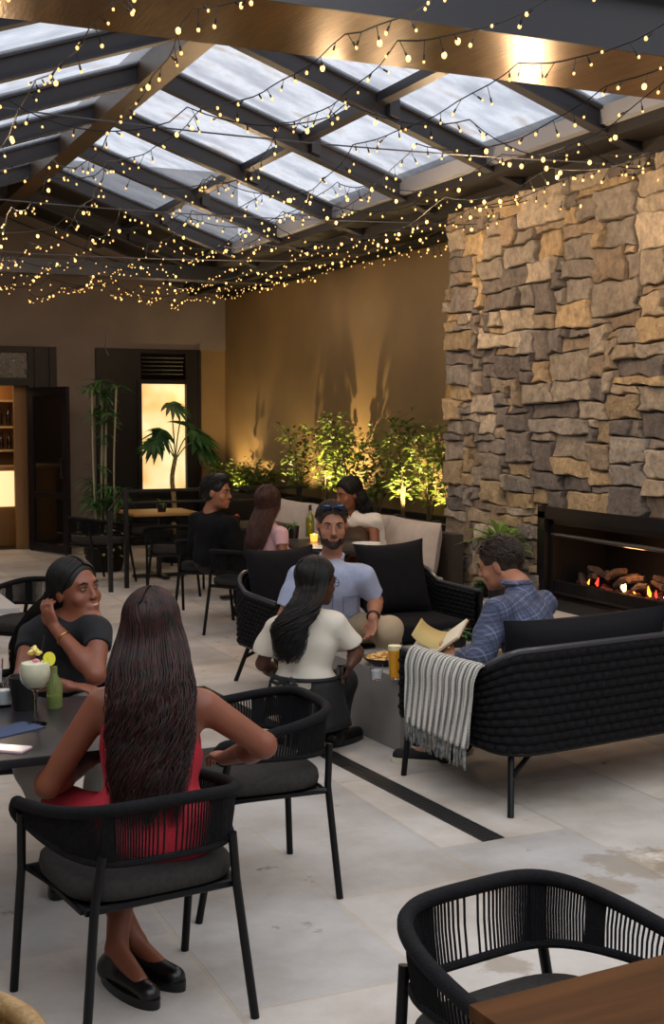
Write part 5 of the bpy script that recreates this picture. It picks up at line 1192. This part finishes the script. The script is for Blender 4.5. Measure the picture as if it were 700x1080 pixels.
# apron with tied bow
pv = q['pelvis']-q['org']; R_ = frame(q['bf'], UP); M_ap = mat('black_apron_cloth', '0f0f11', .8, bump=.3, bscale=120); ap = MB()
G = np.zeros((40, 8, 3))
for i in range(40):
    a = -2.4+4.8*i/39
    for j in range(8): k = j/7; G[i, j] = pv+R_@np.array((math.sin(a)*(.195+.05*k+.008*math.sin(a*7)*k), math.cos(a)*(.16+.09*k+.008*math.cos(a*9)*k), .085-.26*k))
ap.grid(G); o = ap.build('apron', M_ap, q['root'], angle=0); o.modifiers.new('t', 'SOLIDIFY').thickness = .006
bo = MB(); bk = pv-R_[:, 1]*.165+UP*.075
bo.tube([pv+R_@np.array((math.sin(a)*.192, math.cos(a)*.162, .085)) for a in np.linspace(0, 6.28, 40)], .012, 6)
for sg in (-1, 1):
    bo.tube([bk, bk+R_[:, 0]*sg*.05+UP*.02-R_[:, 1]*.02, bk+R_[:, 0]*sg*.085-UP*.005-R_[:, 1]*.02, bk+R_[:, 0]*sg*.04-UP*.015-R_[:, 1]*.02, bk], [.008, .014, .012, .012, .008], 6); bo.tube([bk, bk+R_[:, 0]*sg*.03-UP*.08-R_[:, 1]*.01, bk+R_[:, 0]*sg*.04-UP*.17-R_[:, 1]*.015], [.008, .014, .012], 6)
bo.build('apron_tie', M_ap, q['root'])
hair_cap(q, H_black, fringe=-.015, low=None, inf=.99)
hc = q['head']; strands(q, H_black, [(hc-RT*.01-UP*.01, .095, .09), (J(322, 640, 6.70), .088, .07), (J(308, 662, 6.62), .085, .06), (J(306, 682, 6.60), .07, .045), (J(303, 700, 6.60), .05, .03)], n=1000, wave=.028, wl=.15, r=.0028, seed=8, wedge=(20, 160))
P = lambda *p: q['head']+q['hM']@(np.array(p)*q['s']*q['hs'])-q['org']; g = MB()
for x in (-1, 1): g.tube([P(x*.034+.022*math.cos(t), .098, .0+.017*math.sin(t)) for t in np.linspace(0, 6.28, 16)], .002, 5); g.tube([P(x*.056, .098, .004), P(x*.08, .04, .004), P(x*.08, -.01, .0)], .002, 5)
g.tube([P(-.012, .1, .002), P(.012, .1, .002)], .002, 5); g.build('glasses', M_black, q['root'])
hp_ = q['wb']+D(-.1, .7, -.5)*.07+D(-.5, .3, -.1)*.035
t_ = thing('dark_cup', (hp_[0], hp_[1], hp_[2]-.06), 0, 'small dark cup held by the kneeling person at the coffee table edge', 'cup'); MB().lathe([(0, 0), (.026, 0), (.032, .09), (.029, .09), (.024, .01), (0, .01)], seg=20).build('cup', M_bot, t_)

# ---- man in the checked shirt reading
F = D(-.85, .35)
q = dict(s=1.06, skin='fair', hs=1.03, w=1.16, head=J(526, 594, 6.62), hf=D(-.88, .38, -.28), hu=D(-.25, 0, 1), c7=J(546, 617, 6.50), sa=J(524, 645, 6.26), sb=J(572, 638, 6.64), pelvis=J(570, 702, 6.36),
         ea=J(507, 692, 6.22), wa=J(482, 695, 6.40), ha=(D(-.8, .5, .25), D(.2, .8, .3), -1, .5), eb=J(520, 690, 6.80), wb=J(486, 690, 6.72), hb=(D(-.9, -.1, .2), D(0, 0, 1), 1, .4), bf=F,
         ka=J(462, 706, 6.42), kb=J(470, 700, 6.75), na=J(462, 786, 6.58), nb=J(482, 778, 6.8))
for a in 'ab': q['n'+a][2] = .09; q['t'+a] = q['n'+a]+D(-1, .2)*.16-UP*.05
person(q, 'man in a blue checked shirt leaning forward on the near sofa, reading an open book', .006); qp = q
m = mat('blue_check', '3f4a6b', .85); n, L, b = nodes(m); t = n.new('ShaderNodeTexCoord'); mpn = n.new('ShaderNodeMapping'); mpn.inputs['Rotation'].default_value = (0, .25, -math.atan2((q['sb']-q['sa'])[1], (q['sb']-q['sa'])[0])); sp = n.new('ShaderNodeSeparateXYZ')
L.new(t.outputs['Object'], mpn.inputs[0]); L.new(mpn.outputs[0], sp.inputs[0])
def stripe(ax_, fr, w_):
    a = n.new('ShaderNodeMath'); a.operation = 'MULTIPLY'; a.inputs[1].default_value = fr; L.new(sp.outputs[ax_], a.inputs[0]); f_ = n.new('ShaderNodeMath'); f_.operation = 'FRACT'; L.new(a.outputs[0], f_.inputs[0]); c = n.new('ShaderNodeMath'); c.operation = 'LESS_THAN'; c.inputs[1].default_value = w_; L.new(f_.outputs[0], c.inputs[0]); return c
mxx = None; prev = lin('3d4359')
for ax_, fr, w_, col, fac in ((2, 48, .3, '5d637c', .5), (0, 48, .3, '5d637c', .5), (2, 24, .16, '777d95', .5), (0, 24, .16, '777d95', .5), (2, 12, .14, '20253a', .6), (0, 12, .14, '20253a', .6)):
    c = stripe(ax_, fr, w_); mu = n.new('ShaderNodeMath'); mu.operation = 'MULTIPLY'; mu.inputs[1].default_value = fac; L.new(c.outputs[0], mu.inputs[0]); mx = n.new('ShaderNodeMixRGB'); mx.inputs[2].default_value = lin(col); L.new(mu.outputs[0], mx.inputs[0])
    if mxx is None: mx.inputs[1].default_value = prev
    else: L.new(mxx.outputs[0], mx.inputs[1])
    mxx = mx
L.new(mxx.outputs[0], b.inputs['Base Color'])
top(q, m, sleeve=1.8, fold=.007, inf=.018); cm = MB(); c7 = q['c7']-q['org']+D(-.3, 0)*.01
cm.tube([c7+UP*.015+F*.072*math.cos(t)+np.cross(UP, F)*.068*math.sin(t) for t in np.linspace(.5, 5.8, 26)], .014, 7); cm.build('collar', m, q['root'])
legs(q, mat('tan_trousers', 'a08a68', .85)); shoes(q, mat('black_canvas', '131313', .8), mat('white_rubber', 'c9c0ae', .5), name='sneaker')
hair_cap(q, H_short, fringe=-.01, low=-.05, inf=1.0, fold=.002); fuzz(q, H_short, 1100, .028, .03, fringe=60)
# the book
bk = thing('open_book', tuple(J(468, 678, 6.5)), 0, 'open book with a tan cover and cream pages in the reading man\'s hands', 'book'); bR = frame(D(.35, .9, .35), D(-.5, -.45, .75))
for sg in (-1, 1):
    Rr = bR@roty(sg*-.35)
    V = []; 
    cov = MB().box((0 if sg > 0 else -.145, -.10, -.004), (.145 if sg > 0 else 0, .10, 0), .001); pg = MB().box((0.002 if sg > 0 else -.14, -.095, 0), (.14 if sg > 0 else -.002, .095, .012), .002)
    for nm, mb_, mm in (('cover', cov, mat('tan_cover', '8a5a3c', .6) if 'tan_cover' not in MATS else MATS['tan_cover']), ('pages', pg, mat('cream_pages', 'd9cdb4', .8) if 'cream_pages' not in MATS else MATS['cream_pages'])):
        mb_.v = [v@Rr.T for v in mb_.v]; mb_.build(nm, mm, bk)
pg = MB(); G = np.zeros((10, 2, 3))
for i in range(10): t = i/9; x = -.13*math.sin(t*1.4); z = .012+.11*(1-math.cos(t*1.4))*.7+.05*t; G[i] = [bR@np.array((x*.8, -.09, z)), bR@np.array((x*.8, .09, z))]
o = pg.grid(G).build('turning_page', mat('yellowed_page', 'b59d62', .8), bk, angle=0); o.modifiers.new('t', 'SOLIDIFY').thickness = .001

# ---- man in black jacket
F = D(.6, .8)
q = dict(s=1.1, skin='olive', hs=1.08, head=J(229, 519, 11.0), hf=D(.93, -.32, -.05), c7=J(222, 540, 11.05), sa=J(208, 551, 11.15), sb=J(243, 554, 10.88), pelvis=J(226, 590, 11.1), ea=J(206, 580, 11.3), wa=J(228, 580, 11.5), ha=(D(.8, .6), D(0, 0, -1)), eb=J(252, 582, 10.85), wb=J(262, 574, 11.1), hb=(D(.7, .7), D(0, 0, -1), -1), bf=F)
seatlegs(q, F); person(q, 'man in a black jacket turning his head, at the left end of the far group', .008)
top(q, mat('black_jacket_cloth', '08080a', .85, bump=.2, spec=.2), 'jacket', sleeve=1.9, fold=.008, inf=.026, vox=.009); legs(q, MATS['black_trousers']); shoes(q, MATS['black_leather'])
def quiff(S, P, s, M): S.ell(P(0, .03, .105), np.array((.06, .06, .035))*s, M, .03)
hair_cap(q, H_black, fringe=-.02, low=-.04, inf=1.0, extra=quiff, vox=.006); fuzz(q, H_black, 600, .03, .03, fringe=60)
S = SDF(); M_ = q['hM']; hs = q['s']*q['hs']; P = lambda *p: q['head']+M_@(np.array(p)*hs)
S.ell(P(0, .036, -.082), np.array((.050, .048, .036))*hs, M_, .02); S.ell(P(0, .105, -.066), np.array((.021, .02, .009))*hs, M_, .006, op='sub'); link('stubble', S.mesh('stubble', .006, mat('stubble', '4a3225', .8), q['org']), q['root'])

# ---- woman in pink
F = D(.8, .6)
q = dict(s=1.06, fem=True, skin='tan', hs=1.1, head=J(283, 531, 10.42), hf=D(.45, .9, -.05), c7=J(279, 551, 10.4), sa=J(267, 560, 10.55), sb=J(296, 562, 10.25), pelvis=J(280, 598, 10.42), ea=J(268, 590, 10.7), wa=J(292, 586, 10.85), ha=(D(.8, .6), D(0, 0, -1)), eb=J(298, 592, 10.2), wb=J(310, 584, 10.42), hb=(D(.7, .7), D(0, 0, -1), -1), bf=F)
seatlegs(q, F); person(q, 'woman in a pale pink top, long brown hair, back to us at the far table', .008)
top(q, mat('pink_top_cloth', 'c9a0a4', .85, bump=.2), 'tee_shirt', sleeve=.45, fold=.005, vox=.008); legs(q, MATS['black_trousers']); shoes(q, MATS['black_leather'])
hair_cap(q, H_auburn, fringe=-.01, low=None, inf=.99, vox=.006); hc = q['head']
strands(q, H_auburn, [(hc-UP*.01, .10, .10), (J(275, 552, 10.28), .10, .07), (J(269, 572, 10.2), .085, .05), (J(265, 588, 10.18), .06, .04)], n=500, wave=.004, wl=.25, r=.004, seed=12, wedge=(30, 150))

# ---- woman in white
F = D(-.8, -.6)
q = dict(s=1.06, fem=True, skin='tan', hs=1.08, head=J(367, 521, 11.1), hf=D(-.80, -.55, -.15), c7=J(374, 543, 11.2), sa=J(394, 554, 11.05), sb=J(360, 552, 11.35), pelvis=J(384, 592, 11.25), ea=J(396, 584, 10.95), wa=J(377, 585, 10.75), ha=(D(-.9, -.2), D(0, 0, -1), -1), eb=J(352, 580, 11.2), wb=J(350, 582, 10.95), hb=(D(-.6, -.6), D(0, 0, -1)), bf=F)
seatlegs(q, F, thigh=.38); person(q, 'dark haired woman in a white wrap over brown, on the bench behind the far table', .008)
M_br = mat('brown_top_cloth', '4a3424', .8); M_wh = mat('white_wrap_cloth', 'd8d0c4', .85, bump=.2)
S = SDF(); torso_prims(S, q, .012, 1., True, True); S.ell(q['sa']+UP*.02, (.09, .09, .11), None, .02, op='sub'); link('top', S.mesh('top', .008, M_br, q['org']), q['root'])
S = SDF(); S.cone(q['sb']+UP*.02, q['c7']-UP*.02+D(-.3, -1)*.05, .085, .085, .05); S.cone(q['c7']+D(-.1, -1)*.06-UP*.04, q['sa']+UP*.035, .07, .065, .05); S.cone(q['sa']+UP*.03+RT*.02, q['sa']+RT*.06+AW*.10-UP*.25, .06, .07, .05)
S.cone(q['sb'], q['pelvis']+D(-.5, -.6)*.08+UP*.12, .09, .08, .06); S.ell(q['head']-UP*.13, (.06, .06, .10), None, .01, op='sub'); link('wrap', S.mesh('wrap', .008, M_wh, q['org'], wrinkle=.005, wfreq=35), q['root'])
legs(q, M_br); shoes(q, MATS['black_leather']); hair_cap(q, H_black, fringe=-.015, low=None, inf=1.0, vox=.006); hc = q['head']; q['hax'] = q['hM'][:, 0]; q['hay'] = q['hM'][:, 1]; M_ = q['hM']
strands(q, H_black, [(hc+M_@np.array((0, -.06, -.0)), .11, .09), (hc+M_@np.array((0, -.08, -.05)), .13, .085), (hc+M_@np.array((0, -.09, -.13)), .14, .075), (hc+M_@np.array((0, -.09, -.21)), .11, .06)], n=500, wave=.016, wl=.11, r=.005, seed=14, wedge=(20, 160))
